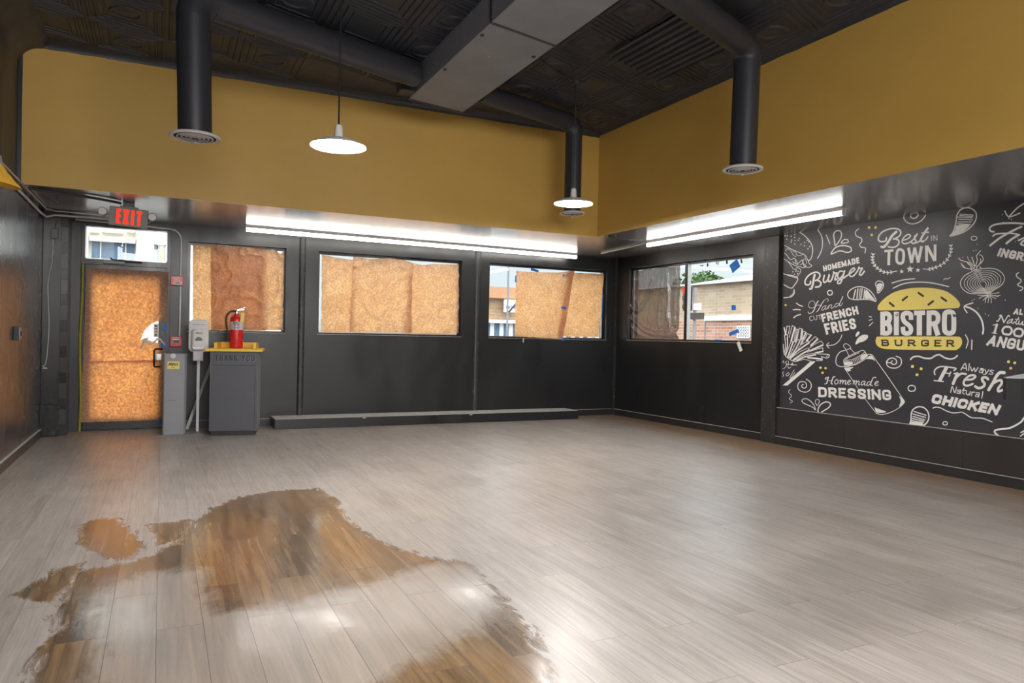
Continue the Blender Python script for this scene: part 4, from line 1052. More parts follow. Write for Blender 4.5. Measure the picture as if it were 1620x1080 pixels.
# fire extinguisher on the tray
e_ = thing('fire_extinguisher', 'red fire extinguisher with yellow tag standing on the waste cabinet top', 'fire extinguisher', (.79, 9.10, .989))
MB().lathe([(.001, 0), (.060, 0), (.072, .008), (.074, .02), (.074, .325), (.068, .355), (.050, .378), (.026, .392), (.024, .40), (.001, .40)], seg=36).build('cylinder', 'red', e_, smooth=True)
lb = MB().lathe([(.0746, .215), (.0748, .216), (.0748, .308), (.0746, .309)], seg=36).build('label_band', 'lgrey', e_, smooth=True)
k = Ink(lambda p: (.0752*math.sin(p[0]), -.0752*math.cos(p[0]), p[1]))
for yy, x0, x1, hh in ((.296, -.6, .2, .010), (.282, -.6, .35, .006), (.268, -.5, -.2, .012), (.268, .0, .3, .012), (.246, -.6, .4, .007), (.232, -.45, -.25, .010), (.232, .05, .25, .010)):
    k.line([(x0+(x1-x0)*i/6, yy) for i in range(7)], hh, smooth=False, cap=False)
k.build('label_print', 'inkdark', lb)
k = Ink(lambda p: (.0752*math.sin(p[0]), -.0752*math.cos(p[0]), p[1])); k.face([(-.55, .158), (0, .174), (.55, .158), (0, .142)]); k.build('diamond_mark', 'inkwhite', e_)
MB().lathe([(.001, .40), (.020, .40), (.022, .43), (.016, .445), (.001, .447)], seg=20).build('valve', 'chrome', e_, smooth=True)
MB().box((-.012, -.014, .440), (.085, .014, .452), Matrix.Rotation(-.18, 3, 'Y'), bevel=.002).build('carry_handle', 'chrome', e_)
MB().box((-.012, -.012, .458), (.095, .012, .466), Matrix.Rotation(-.35, 3, 'Y'), bevel=.002).build('squeeze_lever', 'chrome', e_)
hs = MB().tube([(-.015, -.01, .432), (-.07, -.02, .425), (-.112, -.02, .37), (-.115, -.02, .29), (-.10, -.02, .20), (-.094, -.02, .165)], .011, 10, smooth=6).build('hose', 'blk', e_, smooth=True)
MB().lathe([(.001, .10), (.012, .10), (.012, .165), (.001, .168)], (-.094, -.02, 0), 14).build('nozzle', 'blk', hs, smooth=True)
MB().box((.035, -.082, .305), (.075, -.079, .415), Matrix.Rotation(.12, 3, 'Y')).build('inspection_tag', 'inkyellow', e_)
# sanitiser stand
s_ = thing('sanitizer_stand', 'pale grey hand sanitizer dispenser on a slim floor stand', 'dispenser', (.394, 9.263, 0))
bp_ = MB().prism([(-.10, -.27), (.055, -.27), (.09, .05), (.02, .17), (-.05, .17)], .002, .008).build('base_plate', 'mgrey', s_)
MB().box((-.016, -.012, .008), (.016, .012, .92), bevel=.004).build('pole', 'lgrey', s_)
def rr(x0, x1, z0, z1, r, n=6):
    o_ = []
    for cx_, cz_, a0 in ((x1-r, z1-r, 0), (x0+r, z1-r, PI/2), (x0+r, z0+r, PI), (x1-r, z0+r, 1.5*PI)):
        o_ += [(cx_+r*math.cos(a0+PI/2*i/n), cz_+r*math.sin(a0+PI/2*i/n)) for i in range(n+1)]
    return o_
def slab(name, pts, y0, y1, mat, parent, inset=.006):
    b = MB(); c = Vector((sum(p[0] for p in pts)/len(pts), sum(p[1] for p in pts)/len(pts)))
    def sc_(p, d): v = Vector(p)-c; return c + v*(1-d/max(v.length, 1e-6))
    rings = [[(p[0], y1, p[1]) for p in pts], [(p[0], y0+inset, p[1]) for p in pts], [(sc_(p, inset).x, y0, sc_(p, inset).y) for p in pts]]
    R_ = [[b.bm.verts.new(p) for p in r_] for r_ in rings]; n = len(pts)
    for A, B in zip(R_, R_[1:]):
        for i in range(n): b.bm.faces.new((A[i], A[(i+1) % n], B[(i+1) % n], B[i]))
    b.bm.faces.new(R_[0]); b.bm.faces.new(R_[-1]); return b.build(name, mat, parent, smooth=True)
slab('back_plate', rr(-.112, .104, .935, 1.312, .055), -.045, -.012, 'lgrey', s_)
MB().box((-.062, -.07, .835), (.046, -.012, .945), bevel=.006).build('drip_tray', 'lgrey', s_)
body = slab('dispenser_body', rr(-.078, .062, .960, 1.205, .03), -.125, -.045, 'white', s_, .014)
slab('dispenser_front', rr(-.064, .048, 1.00, 1.198, .022), -.136, -.126, 'lgrey', body, .006)
k = Ink(lambda p: (p[0], -.1364, p[1])); k.fill([(-.046, 1.075), (-.035, 1.10), (-.008, 1.113), (.02, 1.10), (.032, 1.078), (.012, 1.066), (-.008, 1.07), (-.028, 1.064)]); k.build('sensor_window', 'dgrey', body)
k = Ink(lambda p: (p[0]+(p[1]-1.155)*.25, -.1364, p[1])); k.text('PURELL', (-.042, 1.168), (.030, 1.168), (.030, 1.146), (-.042, 1.146), .0045, .4); k.build('lettering', 'dgrey', body)
k = Ink(lambda p: (p[0], -.0455, p[1]))
for i in range(14): k.line([(-.072+i*.0098, 1.255), (-.066+i*.0098, 1.255)], .009, smooth=False, cap=False)
k.build('small_print', 'mgrey', s_)
# wipes tower
p_ = thing('wipes_tower', 'tall grey metal waste tower with small yellow label beside the sanitizer stand', 'trash bin', (.142, 9.13, .008))
MB().prism([(-.215, -.16), (.14, -.155), (.135, .12), (-.14, .12)], -.006, -.001).build('base_plate', 'mgrey', p_)
MB().prism([(-.118, -.08), (-.105, -.092), (.098, -.092), (.122, -.07), (.122, .10), (-.118, .10)], .0, .895).build('tower_body', 'mgrey', p_)
MB().prism([(-.122, -.086), (-.108, -.098), (.100, -.098), (.126, -.074), (.126, .104), (-.122, .104)], .895, .91).build('lid', 'mgrey', p_)
MB().lathe([(.001, -.004), (.028, -.004), (.028, .002), (.001, .002)], (-.02, -.096, .888), 20, 'Y').build('lid_notch', 'lgrey', p_)
MB().box((-.062, -.095, .835), (-.060+.0, -.0930, .836)).build('rivet', 'dgrey', p_)
lb = MB().box((-.078, -.0945, .740), (.045, -.0925, .825)).build('label', 'inkyellow', p_)
k = Ink(lambda p: (p[0]+(p[1]-.787)*.3, -.0948, p[1])); k.text('PURELL', (-.066, .808), (.030, .808), (.030, .775), (-.066, .775), .0075, .35); k.line([(-.03, .758), (.01, .758)], .005, smooth=False, cap=False); k.build('lettering', 'inkdark', lb)
MB().box((-.065, -.0935, .383), (.02, -.0925, .388)).build('slot', 'dgrey', p_)
MB().box((.1222, -.05, .38), (.1235, .06, .84)).build('side_panel', 'dgrey', p_)
# leaning board
lb = MB().box((-.018, -.006, 0), (.018, .006, 1.02), bevel=.002).build('leaning_slat', 'grey_side')
lb.location = (.284, 9.43, .012); lb.rotation_euler = (math.radians(-9), math.radians(19), 0)
tag(lb, 'narrow grey slat leaning behind the waste cabinet', 'board')
# bench step
bn = MB().box((1.258, 9.235, 0), (5.548, YB-.001, .121), bevel=.004).build('ledge_step', 'black'); tag(bn, 'long low black ledge box along the floor under the windows, dusty on top', 'ledge')
MB().box((1.262, 9.24, .121), (5.544, YB-.001, .1235)).build('dusty_top', 'dust', bn)
for x_ in (3.36,): MB().box((x_, 9.2335, .004), (x_+.004, 9.236, .118)).build('joint', 'blk', bn)
for x_ in (2.36, 3.84): MB().box((x_-.02, 9.231, .104), (x_+.02, 9.236, .117)).build('chipped_corner', 'dust', bn)
# fire alarm devices and conduit
def alarm(name, label, px0, py0, px1, py1, dep):
    a_, c_ = onY(px0, py0, YB-.02), onY(px1, py1, YB-.02); cx_, cz_ = (a_.x+c_.x)/2, (a_.z+c_.z)/2; w_, h_ = abs(c_.x-a_.x)/2, abs(a_.z-c_.z)/2
    o = thing(name, label, 'alarm', (cx_, YB, cz_)); MB().box((-w_, -dep, -h_), (w_, -.0005, h_), bevel=.006).build('housing', 'red', o); return o, w_, h_, dep
o, w_, h_, dp = alarm('fire_alarm_horn', 'red fire alarm box with white plate, upper one on the conduit', 270, 436, 289.5, 452, .05)
MB().box((-w_*.45, -dp-.002, -h_*.85), (w_*.8, -dp+.001, -h_*.1)).build('white_plate', 'inkwhite', o)
MB().box((-w_*.3, -dp-.003, -h_*.7), (w_*.5, -dp-.001, -h_*.25)).build('strobe_lens', 'mgrey', o)
MB().box((-w_*.5, -dp-.002, h_*.2), (w_*.2, -dp+.001, h_*.5)).build('lettering_strip', 'inkwhite', o)
o, w_, h_, dp = alarm('fire_alarm_pull_station', 'red fire alarm pull station, lower one at the conduit foot by the door', 269, 532, 287.5, 548.5, .045)
MB().box((-w_*.55, -dp-.002, -h_*.30), (w_*.55, -dp+.001, h_*.55)).build('white_plate', 'inkwhite', o)
MB().box((-w_*.5, -dp-.014, -h_*.02), (w_*.5, -dp-.002, h_*.28), bevel=.003).build('pull_bar', 'blk', o)
MB().box((-w_*.5, -dp-.006, -h_*.25), (w_*.5, -dp-.002, -h_*.1)).build('lower_bar', 'blk', o)
k = Ink(lambda p: (p[0], -dp-.0008, p[1])); k.text('FIRE', (-w_*.6, h_*.92), (w_*.6, h_*.92), (w_*.6, h_*.62), (-w_*.6, h_*.62), .006, .4); k.build('lettering', 'inkwhite', o)
cl_ = MB().tube([(.194, YB-.022, 1.112), (.194, YB-.022, 1.711)], .0105, 10).build('conduit_pipe', 'lgrey', smooth=True); tag(cl_, 'short grey conduit joining the two red fire alarm boxes', 'conduit')
cb_ = MB().tube([(.194, YB-.022, 1.837), (.194, YB-.022, 2.25), (.188, YB-.022, 2.30), (.165, YB-.022, 2.345), (.13, YB-.022, 2.372), (.08, YB-.024, 2.385), (-.3, YB-.024, 2.405), (-.9, YB-.026, 2.415)], .0105, 10).build('conduit_pipe', 'lgrey', smooth=True)
tag(cb_, 'grey metal conduit rising from the upper alarm box and bending over the door', 'conduit')
lp = MB().tube([(XL+.02, 4.2, 2.42), (XL+.02, 9.0, 2.375), (XL+.035, 9.22, 2.37), (-1.06, 9.265, 2.40), (-.80, 9.275, 2.405), (-.4, 9.28, 2.40)], .012, 10).build('conduit_pipe', 'lgrey', smooth=True)
tag(lp, 'grey conduit running along the top of the glossy side wall to the exit sign', 'conduit')
lp2 = MB().tube([(XL+.05, 4.2, 2.44), (XL+.05, 9.10, 2.437), (-1.05, 9.20, 2.437), (-.2, 9.22, 2.437)], .009, 8).build('conduit_pipe', 'alu', smooth=True)
tag(lp2, 'thin upper conduit tucked in the corner under the soffit beside the side wall', 'conduit')
for i, (pts, lab) in enumerate(((((-1.09, 7.78, 2.432), (-.95, 7.86, 2.434), (-.6, 8.05, 2.434), (-.385, 8.22, 2.434)), 'thick black cable crossing the soffit to the exit sign'),
                                (((-1.05, 7.70, 2.44), (-1.02, 7.76, 2.41), (-.93, 8.3, 2.405), (-.98, 8.62, 2.443)), 'thin black cable drooping loose under the soffit corner'))):
    tag(MB().tube(pts, .013 if i == 0 else .006, 8, smooth=6).build('cable', 'cable', smooth=True), lab, 'cable')
# exit sign
x_ = thing('exit_sign', 'grey exit sign with red EXIT letters and twin emergency lamp heads under the soffit', 'exit sign', (-.315, 8.25, ZS), 0)
MB().box((-.052, -.045, -.045), (.052, .045, -.001), bevel=.004).build('canopy', 'dgrey', x_)
tilt = Matrix.Rotation(math.radians(3.0), 3, 'Y')
MB().box((-.075, -.035, -.062), (.085, .035, -.045), tilt, bevel=.003).build('bracket', 'exitgrey', x_)
def tl(p): return tuple(tilt @ (Vector(p)-Vector((0, 0, -.15))) + Vector((0, 0, -.15)))
b = MB(); b.box((-.172, -.026, -.245), (.172, .026, -.060), bevel=.004)
for v in b.bm.verts: v.co = Vector(tl(v.co))
hsg = b.build('sign_housing', 'exitgrey', x_)
k = Ink(lambda p: tl((p[0], -.0266, p[1]))); k.text('EXIT', (-.110, -.078), (.118, -.078), (.118, -.226), (-.110, -.226), .028, .30); k.build('lettering', 'exitred', hsg)
for sx_, lx, lz in ((-1, -.228, -.115), (1, .212, -.135)):
    h = MB().lathe([(.001, -.035), (.040, -.035), (.043, -.025), (.040, .0), (.026, .028), (.001, .032)], (lx, -.02, lz), 24, 'Y').build('lamp_head', 'exitgrey', x_, smooth=True)
    MB().lathe([(.001, -.037), (.034, -.037), (.036, -.034)], (lx, -.02, lz), 24, 'Y').build('lens', 'lgrey', h, smooth=True)
    MB().tube([(lx, 0, lz-.02), (lx-sx_*.03, 0, lz-.05), (sx_*.172, 0, lz-.055)], .008, 8).build('arm', 'exitgrey', x_)
# junction box and hanging wire on the pier
j_ = thing('junction_box', 'small dark junction box with a loose wire hanging down the black pier', 'electrical box', (-1.062, 9.29, 2.20))
MB().box((-.035, -.03, -.055), (.035, -.0005, .055), bevel=.006).build('box', 'dgrey', j_)
MB().tube([(-.01, -.012, -.055), (-.015, -.02, -.30), (-.05, -.02, -.55), (-.035, -.02, -.95), (-.045, -.02, -1.25), (-.06, -.02, -1.40), (-.085, -.025, -1.44), (-.045, -.025, -1.455), (-.09, -.025, -1.46)], .0035, 6, smooth=6).build('wire', 'lgrey', j_, smooth=True)
MB().tube([(.0, -.012, .055), (.006, -.016, .10), (.01, -.016, .14)], .004, 6).build('feed_wire', 'cable', j_)
# outlet box on the glossy side wall
o_ = thing('switch_box', 'surface mounted black switch box with pale cover on the glossy side wall', 'electrical box', (XL, 7.70, 1.13))
MB().box((.0005, -.06, -.06), (.04, .06, .06), bevel=.005).build('box', 'blk', o_); MB().box((.04, -.05, -.055), (.046, .05, .055), bevel=.003).build('cover', 'mgrey', o_)
MB().box((.046, -.012, -.02), (.056, .012, .02), bevel=.002).build('toggle', 'blk', o_)
# yellow gooseneck lamp on the side wall
g_ = thing('wall_lamp', 'yellow dome lamp on a black bracket high on the glossy side wall', 'wall lamp', (XL, 5.92, 2.235))
MB().lathe([(.001, 0), (.05, 0), (.055, .01), (.045, .03), (.001, .032)], (0.001, 0, .08), 20, 'X').build('wall_plate', 'blk', g_, smooth=True)
MB().tube([(.02, 0, .08), (.07, 0, .16), (.13, 0, .17), (.155, 0, .12), (.155, 0, .09)], .012, 10, smooth=5).build('bracket', 'blk', g_, smooth=True)
MB().lathe([(.001, .105), (.028, .10), (.032, .07), (.036, .04), (.036, .035)], (.155, 0, .0), 24).build('socket_collar', 'mgrey', g_, smooth=True)
MB().lathe([(.030, .045), (.042, .03), (.062, .005), (.115, -.045), (.152, -.075), (.158, -.085), (.150, -.078), (.110, -.050), (.058, -.003), (.03, .03)], (.155, 0, 0), 40, rot=Matrix.Rotation(.16, 3, 'Y')).build('shade', 'shade', g_, smooth=True)

# ------------------------------------------------------------------ overhead
def tube_light(name, label, p0, p1, joints):
    p0, p1 = Vector(p0), Vector(p1); L = (p1-p0).length; o = thing(name, label, 'tube light', (p0.x, p0.y, ZS), math.atan2(p1.y-p0.y, p1.x-p0.x))
    MB().box((0, -.022, -.030), (L, .022, -.0005), bevel=.003).build('housing', 'lgrey', o)
    b = MB(); b.tube([(.004, 0, -.050), (L-.004, 0, -.050)], .024, 14); b.build('led_diffuser', 'tube', o, smooth=True)
    for q_ in (0, L): MB().box((q_-.006, -.026, -.076), (q_+.006, .026, -.0005), bevel=.004).build('end_cap', 'lgrey', o)
    for q_ in joints: MB().box((L*q_-.002, -.0245, -.0745), (L*q_+.002, .0245, -.028)).build('joint', 'lgrey', o)
    return o
tube_light('tube_light', 'long bright LED tube light under the soffit above the papered windows', (.882, 9.235), (5.588, 9.46), (.333, .567, .667))
tube_light('tube_light', 'bright LED tube light under the soffit above the side window and mural', (5.607, 7.699), (5.662, 4.761), ())
rw = MB().tube([(5.80, 9.10, ZS-.012), (5.72, 8.3, ZS-.012), (5.63, 7.75, ZS-.012)], .010, 8).build('conduit_pipe', 'lgrey', smooth=True); tag(rw, 'thin pale conduit on the soffit feeding the tube light by the side window', 'conduit')
sv = onZ(968, 372, ZS); so = MB().lathe([(.001, -.02), (.05, -.02), (.06, -.001), (.001, -.0005)], (sv.x, sv.y, ZS), 20).build('smoke_detector', 'blk', smooth=True); tag(so, 'small black ceiling disc near the soffit corner', 'detector')

# pendants
def pendant(label, x, y, zb, R=.193, group=None):
    o = thing('pendant_lamp', label, 'pendant lamp', (x, y, ZC), 0, group); d = zb-ZC
    MB().lathe([(.001, -.03), (.05, -.03), (.055, -.012), (.055, -.0005), (.001, -.0005)], seg=20).build('ceiling_canopy', 'duct', o, smooth=True)
    MB().tube([(0, 0, -.03), (0, 0, d+.14)], .006, 8).build('cord', 'blk', o)
    MB().lathe([(.001, d+.152), (.022, d+.15), (.028, d+.13), (.030, d+.08), (.034, d+.058)], seg=20).build('socket', 'white', o, smooth=True)
    sh = [(.034, .060), (.05, .058), (.10, .048), (.15, .030), (.182, .010), (R, 0)]
    MB().lathe([(r, d+h) for r, h in sh], seg=48).build('shade', 'white', o, smooth=True)
    MB().lathe([(r-.003, d+h-.003) for r, h in sh], seg=48).build('shade_lining', 'shade_white', o, smooth=True)
    MB().lathe([(.001, d-.004), (.10, d-.002), (R-.012, d+.004), (R-.008, d+.007), (.001, d+.009)], seg=40).build('frosted_lens', 'bulb', o, smooth=True)
    return o
pendant('nearer lit white pendant lamp, hanging before the mustard wall above the papered windows', 1.097, 5.162, 2.502)
pendant('farther lit white pendant lamp, hanging before the corner duct drop', 3.655, 6.268, 2.521)
for x, y, zz in ((1.1, 1.1, 2.502), (4.25, .5, 2.75), (1.1, -1.6, 2.502), (3.7, -1.5, 2.502)):
    pendant('lit white pendant lamp hanging over the part of the room behind the photographer', x, y, zz, group='pendants over the back of the room')
pr = MB().tube([(2.90, 5.822, ZC-.012), (3.60, 6.237, ZC-.012)], .010, 8).build('conduit_pipe', 'duct', smooth=True); tag(pr, 'black conduit on the tin ceiling running to the far pendant mount', 'conduit')

# ducts
def duct_drop(label, x, y, ztop, zv, d, run, lean=(0, 0)):
    """vertical drop with an elbow and a horizontal run towards run, round grille at the bottom"""
    o = thing('air_duct', label, 'air duct', (x, y, zv)); r = d/2; H = ztop-zv; rx, ry = run[0]-x, run[1]-y; L = math.hypot(rx, ry); ux, uy = rx/L, ry/L
    lx, ly = lean; pts = [(0, 0, .02)]
    top_ = Vector((lx*H, ly*H, H)); e = r*1.25
    pts.append((lx*(H-e), ly*(H-e), H-e))
    for k_ in range(1, 7):
        a_ = PI/2*k_/6; pts.append((lx*H + ux*e*(1-math.cos(a_)), ly*H + uy*e*(1-math.cos(a_)), H-e+e*math.sin(a_)))
    pts.append((rx, ry, H))
    MB().tube(pts[:2], r, 32).build('drop_pipe', 'duct', o, smooth=True)
    MB().tube(pts[1:8], r*1.005, 32, cap=False).build('elbow', 'duct', o, smooth=True)
    MB().tube(pts[7:], r, 32).build('branch_pipe', 'duct', o, smooth=True)
    for q_ in (0, 6):
        i_ = 1+q_; a_, c_ = Vector(pts[i_]), Vector(pts[i_+1] if i_ < 7 else pts[i_]); c_ = c_ if i_ < 7 else a_+(a_-Vector(pts[i_-1]))
        dd = (c_-a_).normalized()*.012; MB().tube([a_-dd, a_+dd], r*1.035, 32).build('seam_collar', 'duct', o, smooth=True)
    R = r*1.52; g = MB().lathe([(r*.9, .030), (R*.97, .014), (R, .004), (R*.97, -.004), (R*.82, -.002), (R*.80, .016)], seg=40).build('diffuser', 'lgrey', o, smooth=True)
    for f_ in (.71, .55, .39, .23):
        MB().lathe([(R*f_, .002), (R*f_, -.006), (R*(f_-.05), -.009), (R*(f_-.05), .002)], seg=32).build('louvre_ring', 'lgrey', g, smooth=True)
    MB().lathe([(.001, .0), (R*.1, .0), (R*.1, -.012), (.001, -.014)], seg=16).build('centre_cap', 'dgrey', g)
    MB().lathe([(.001, .0025), (R*.81, .0025), (R*.81, .004), (.001, .004)], seg=32).build('dark_throat', 'matteblk', g)
    MB().tube([(0, 0, -.005), (0, 0, -.035)], .004, 6).build('stem', 'mgrey', g)
    MB().lathe([(.001, -.035), (.014, -.035), (.014, -.042), (.001, -.042)], seg=12).build('stem_knob', 'lgrey', g)
    return o
ZD = 3.60
duct_drop('black round duct drop with grille hanging above and beside the exit sign', .196, 5.785, ZD, 2.589, .232, (2.075, 6.503), (-.028, 0))
duct_drop('black round duct drop with grille in the mustard corner behind the far pendant', 4.14, 7.12, ZD, 2.589, .19, (2.80, 6.66))
duct_drop('black round duct drop with bright grille hanging beside the side mustard wall', 4.218, 4.533, ZD-.012, 2.583, .211, (2.815, 3.947), (.034, .012))
tr_ = thing('trunk_duct', 'wide grey black rectangular duct trunk running along the ceiling', 'air duct', (2.434, 0, ZC))
zb = 3.488-ZC
def skew(x0, x1, y0, y1):
    s_ = .24; return [(x0, y0), (x1, y0+s_*(x1-x0)), (x1, y1+s_*(x1-x0)), (x0, y1)]
for i, (ya, yb) in enumerate(((-2.9, -.2), (-.2, 2.3), (2.3, 4.906), (4.911, 6.875))):
    b = MB(); b.prism(skew(-.298, .32, ya+.004, yb), zb+.001*(i % 2), -.001)
    b.build('duct_section', 'trunk', tr_)
    MB().prism(skew(-.306, .328, yb-.012, yb+.012), zb-.006, -.001).build('flange', 'duct', tr_)
for xx, yy in ((-.27, 5.95), (-.27, 5.14), (.27, 5.33)): MB().box((xx-.012, yy-.012, zb-.012), (xx+.012, yy+.012, zb)).build('hanger_bolt', 'duct', tr_)
MB().box((-.054, 5.50, zb-.0025), (-.041, 5.53, zb-.0005)).build('pale_fleck', 'dust', tr_)
tk = MB().box((-.44, 6.67, zb+.01), (-.300, 6.83, -.001), bevel=.004).build('takeoff_box', 'duct', tr_)

# bar counter end that enters the picture at the edge
c_ = thing('bar_counter', 'end of a black topped bar counter in front of the mural', 'counter', (2.60, 1.51, 0))
MB().prism([(0, 0), (.03, -.03), (1.25, -.04), (1.25, .545), (.02, .022)], 1.018, 1.092).build('counter_top', 'matteblk', c_)
MB().prism([(.002, .002), (.032, -.026), (1.25, -.036), (1.25, .54), (.024, .022)], 1.092, 1.094).build('worn_top_surface', 'mgrey', c_)
for i_, (a_, d_) in enumerate(((1.05, .20), (1.05, .01))): MB().lathe([(.001, 0), (.10, 0), (.10, .01), (.022, .02), (.022, 1.018), (.001, 1.018)], (a_, d_ if i_ == 0 else .06, 0), 20).build('post', 'blk', c_, smooth=True) if i_ == 0 else None

# ------------------------------------------------------------------ the street outside
struct(MB().box((-60, 13.2, -.35), (90, 80, -.22)).build('street', 'asphalt')); struct(MB().box((-60, 9.88, -.30), (60, 13.2, -.06)).build('sidewalk', 'walk'))
struct(MB().box((6.95, -40, -.30), (10.5, 9.87, -.06)).build('sidewalk', 'walk')); struct(MB().box((10.5, -40, -.35), (90, 13.2, -.22)).build('street', 'asphalt'))
# pale building seen through the door transom
Yb = 30.0; B_ = thing('street_building', 'pale stone building across the street seen through the glass above the door', 'building', (0, Yb, -.22))
def L3(px, py, Y=Yb): p = onY(px, py, Y); return p.x, p.z+.22
x0 = L3(100, 400)[0]-4; x1 = L3(269, 400)[0]+4.2
MB().box((x0, 0, 0), (x1, 8, 9.5)).build('facade', 'beige', B_)
def facw(pa, pb, name, mat, out, parent=B_):
    a_, c_ = L3(*pa), L3(*pb); return MB().box((min(a_[0], c_[0]), -out, min(a_[1], c_[1])), (max(a_[0], c_[0]), .05, max(a_[1], c_[1]))).build(name, mat, parent)
facw((145, 412), (213.5, 381), 'window', 'extblue', .02); facw((247.5, 418), (262, 386), 'window', 'extblue', .02)
for px in (159.5, 199): facw((px-1.1, 412), (px+1.1, 381), 'mullion', 'beige', .10)
facw((142, 381.5), (215, 378.5), 'lintel', 'beige', .28); facw((245, 387), (263, 384.5), 'lintel', 'beige', .2)
facw((252.5, 418), (258, 390), 'curtain', 'shade', .03)
for a_, c_ in ((144, 157), (161, 196), (200.5, 213)): facw((a_, 368), (c_, 366), 'ledge', 'beige', .2)
facw((137, 421), (141.5, 352), 'pilaster', 'beige', .25); facw((215.5, 421), (244.5, 352), 'pilaster', 'beige', .3); facw((214.5, 358), (245.5, 354), 'capital', 'beige', .36)
# brick shopfront seen past the paper in the third window
Yc = 27.0; S_ = thing('brick_shopfront', 'low brown brick shop with orange parapet seen through the clear strip of the third window', 'building', (0, Yc, -.22))
def L4(px, py): p = onY(px, py, Yc); return p.x, p.z+.22
a_ = L4(745, 452); z1 = a_[1]; xa, xb = a_[0], L4(930, 452)[0]; zp = L4(790, 472)[1]; zw = L4(790, 506)[1]; zs_ = L4(790, 511)[1]
MB().box((xa, 0, 0), (xb, 9, zp)).build('brick_wall', 'brickx', S_); MB().box((xa-.1, -.25, zp), (xb+.1, 9, z1)).build('parapet', 'parapet', S_)
MB().box((xa, -.3, zs_), (xb, .05, zw)).build('white_band', 'signw', S_); MB().box((xa, -.03, 0), (xb, .05, zs_)).build('shop_glass', 'extblue', S_)
for i in range(16):
    x = L4(774, 520)[0] + i*.42; MB().box((x, -.10, 0), (x+.17, .05, zs_)).build('white_post', 'signw', S_)
sg = MB().box((L4(793, 494)[0], -.35, L4(800, 494)[1]), (L4(811, 480)[0], -.2, L4(800, 474)[1])).build('shop_sign', 'signw', S_)
for k_ in range(4): MB().box((L4(794.5+k_*4, 488)[0], -.36, L4(800, 488.5)[1]), (L4(797+k_*4, 488)[0], -.34, L4(800, 484)[1])).build('sign_mark', 'signb', sg)
pp_ = onY(802, 533, 20.0); sp = thing('street_pole', 'thin grey street pole standing outside the clear strip of the third window', 'street lamp', (pp_.x, 20.0, -.22))
MB().tube([(0, 0, 0), (0, 0, 6.5)], [.032, .026], 12).build('pole', 'mgrey', sp, smooth=True)
MB().tube([(0, 0, 6.4), (-.6, 0, 6.75), (-1.6, 0, 6.8)], .04, 8, smooth=5).build('arm', 'mgrey', sp, smooth=True); MB().box((-2.1, -.12, 6.7), (-1.5, .12, 6.84), bevel=.03).build('lamp_housing', 'mgrey', sp)
hr = [(0, 0, 1.9)] + [(.35*math.sin(k_*PI/8)+.35, 0, 2.2+.45*math.cos(k_*PI/8)) for k_ in range(9)]
MB().tube([(.05, 0, 2.15), (.35, 0, 2.45), (.7, 0, 2.5), (.95, 0, 2.2)], .03, 8, smooth=5).build('banner_bracket', 'blk', sp, smooth=True)
# brick building seen through the side window
XR = 26.0; R_ = thing('corner_building', 'brick corner building with pale roof seen through the side window', 'building', (XR, 0, -.22))
def L5(px, py, X=XR): p = onX(px, py, X); return p.y, p.z+.22
ya, yb = L5(1215, 480)[0], L5(985, 480)[0]; zt = L5(1140, 449)[1]; zb1, zb2 = L5(1140, 499)[1], L5(1140, 507)[1]
MB().box((0, ya, 0), (14, yb, zb2)).build('lower_wall', 'brickred', R_); MB().box((0, ya, zb2), (14, yb, zt)).build('upper_wall', 'brickbuff', R_)
MB().box((-.12, ya, zb2), (.1, L5(1117, 500)[0], zb1)).build('white_band', 'signw', R_)
MB().box((-.15, ya, zt), (.3, yb, zt+.12)).build('eaves', 'mgrey', R_)
b = MB(); rh = L5(1105, 437)[1]; m_ = L5(1105, 440)[0]
b.bm.faces.ensure_lookup_table()
for A_ in ([(-.3, ya, zt+.10), (-.3, m_, zt+.10), (5, m_, rh+.5), (5, ya, zt+.4)], [(-.3, m_, zt+.10), (-.3, yb, zt+.10), (5, yb, zt+.4), (5, m_, rh+.5)]): b.poly(A_)
ex = bmesh.ops.extrude_face_region(b.bm, geom=b.bm.faces[:]); bmesh.ops.translate(b.bm, vec=(0, 0, -.08), verts=[v for v in ex['geom'] if isinstance(v, bmesh.types.BMVert)])
b.build('roof', 'roofw', R_)
gy0, gz0 = L5(1187, 534); gy1, gz1 = L5(1169, 516); gw = MB().box((-.04, gy0, gz0), (.05, gy1, gz1)).build('grid_window', 'extblue', R_)
for i in range(6): y_ = gy0+(gy1-gy0)*i/5; MB().box((-.10, y_-.03, gz0), (-.03, y_+.03, gz1)).build('muntin', 'signw', gw)
for i in range(5): z_ = gz0+(gz1-gz0)*i/4; MB().box((-.10, gy0, z_-.03), (-.03, gy1, z_+.03)).build('muntin', 'signw', gw)
MB().box((-.05, L5(1117, 490)[0], 0), (.05, L5(1116.2, 490)[0], zb2)).build('downpipe', 'mgrey', R_)
XT = 15.0; tp_ = onX(1098.5, 520, XT); T_ = thing('traffic_light', 'dark traffic light on a pole outside the side window', 'traffic light', (XT, tp_.y, -.22))
def L6(px, py): p = onX(px, py, XT); return p.y-tp_.y, p.z+.22
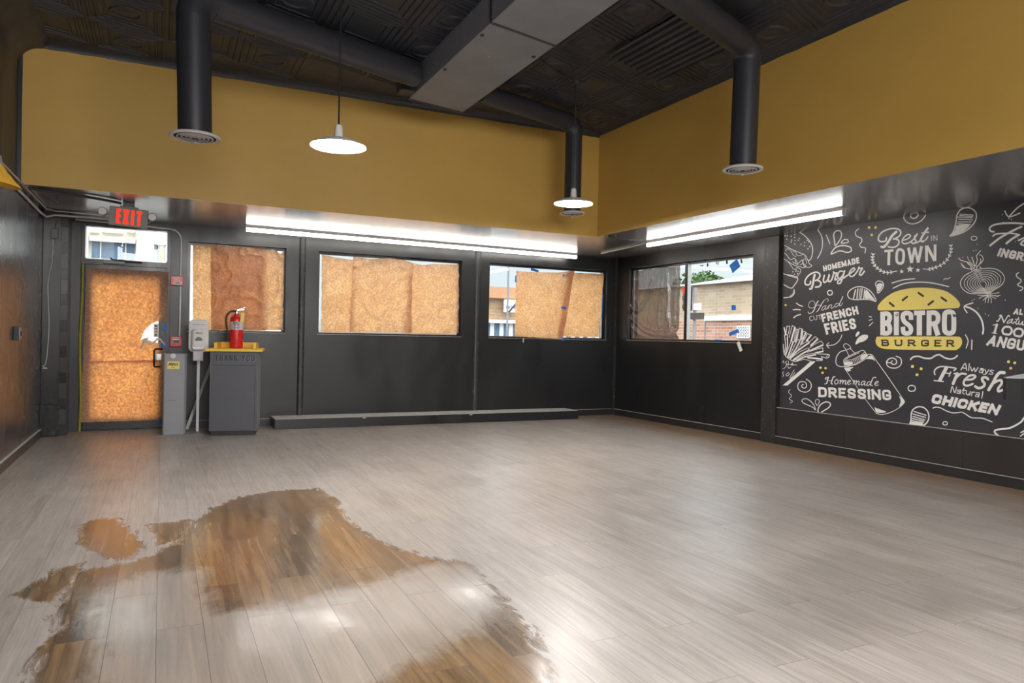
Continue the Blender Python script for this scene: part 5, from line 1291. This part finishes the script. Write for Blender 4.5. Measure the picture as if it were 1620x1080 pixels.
MB().tube([(0, 0, 0), (0, 0, L6(1098, 455)[1])], .06, 12).build('pole', 'mgrey', T_, smooth=True)
z0, z1 = L6(1098, 492)[1], L6(1098, 452)[1]; y0 = L6(1103, 470)[0]; y1 = L6(1092, 470)[0]
hd = MB().box((-.28, .05, z0), (-.05, y1+.02, z1), bevel=.03).build('signal_head', 'duct', T_)
for i, m_ in enumerate(('redlens', 'blk', 'blk')):
    zc_ = z1-(z1-z0)*(.17+.33*i); MB().lathe([(.001, -.03), (.11, -.02), (.12, 0)], (-.28, (.05+y1)/2, zc_), 20, 'X').build('lens', m_, hd, smooth=True)
MB().box((-.10, L6(1115, 500)[0], L6(1105, 505)[1]), (-.02, L6(1093, 500)[0], L6(1105, 495)[1])).build('dark_sign', 'duct', T_)
MB().box((-.10, L6(1110.5, 490)[0], L6(1105, 490)[1]), (-.02, L6(1101, 480)[0], L6(1105, 480)[1])).build('white_sign', 'signw', T_)
# trees behind the roof
def tree(x, y, h, r, label, sd):
    rnd = random.Random(sd); o = thing('tree', label, 'tree', (x, y, -.22)); MB().tube([(0, 0, 0), (.1, 0, h*.75)], [.25, .08], 8).build('trunk', 'bark', o)
    b = MB()
    for i in range(700):
        a_, c_ = rnd.random()*2*PI, math.acos(2*rnd.random()-1); q_ = r*(.55+.45*rnd.random()); p = Vector((q_*math.sin(c_)*math.cos(a_), q_*math.sin(c_)*math.sin(a_), h-r*.8+q_*math.cos(c_)*.8))
        n1 = Vector((rnd.uniform(-1, 1), rnd.uniform(-1, 1), rnd.uniform(-1, 1))).normalized(); u = n1.orthogonal().normalized()*.22; v = n1.cross(u)
        b.poly([p-u, p+v*.7, p+u, p-v*.7])
    b.build('crown', 'leaf', o, recalc=False)
for px, py, X, rr_, lab, sd in ((1099, 430, 52, 2.6, 'bushy green tree rising behind the pale roof next to the window mullion', 1), (1116, 428, 56, 1.8, 'taller dark green tree behind the pale roof', 2), (1134, 437, 60, 1.2, 'small distant tree behind the pale roof', 3)):
    p = onX(px, py, X); tree(X, p.y, p.z+.22, rr_, lab, sd)
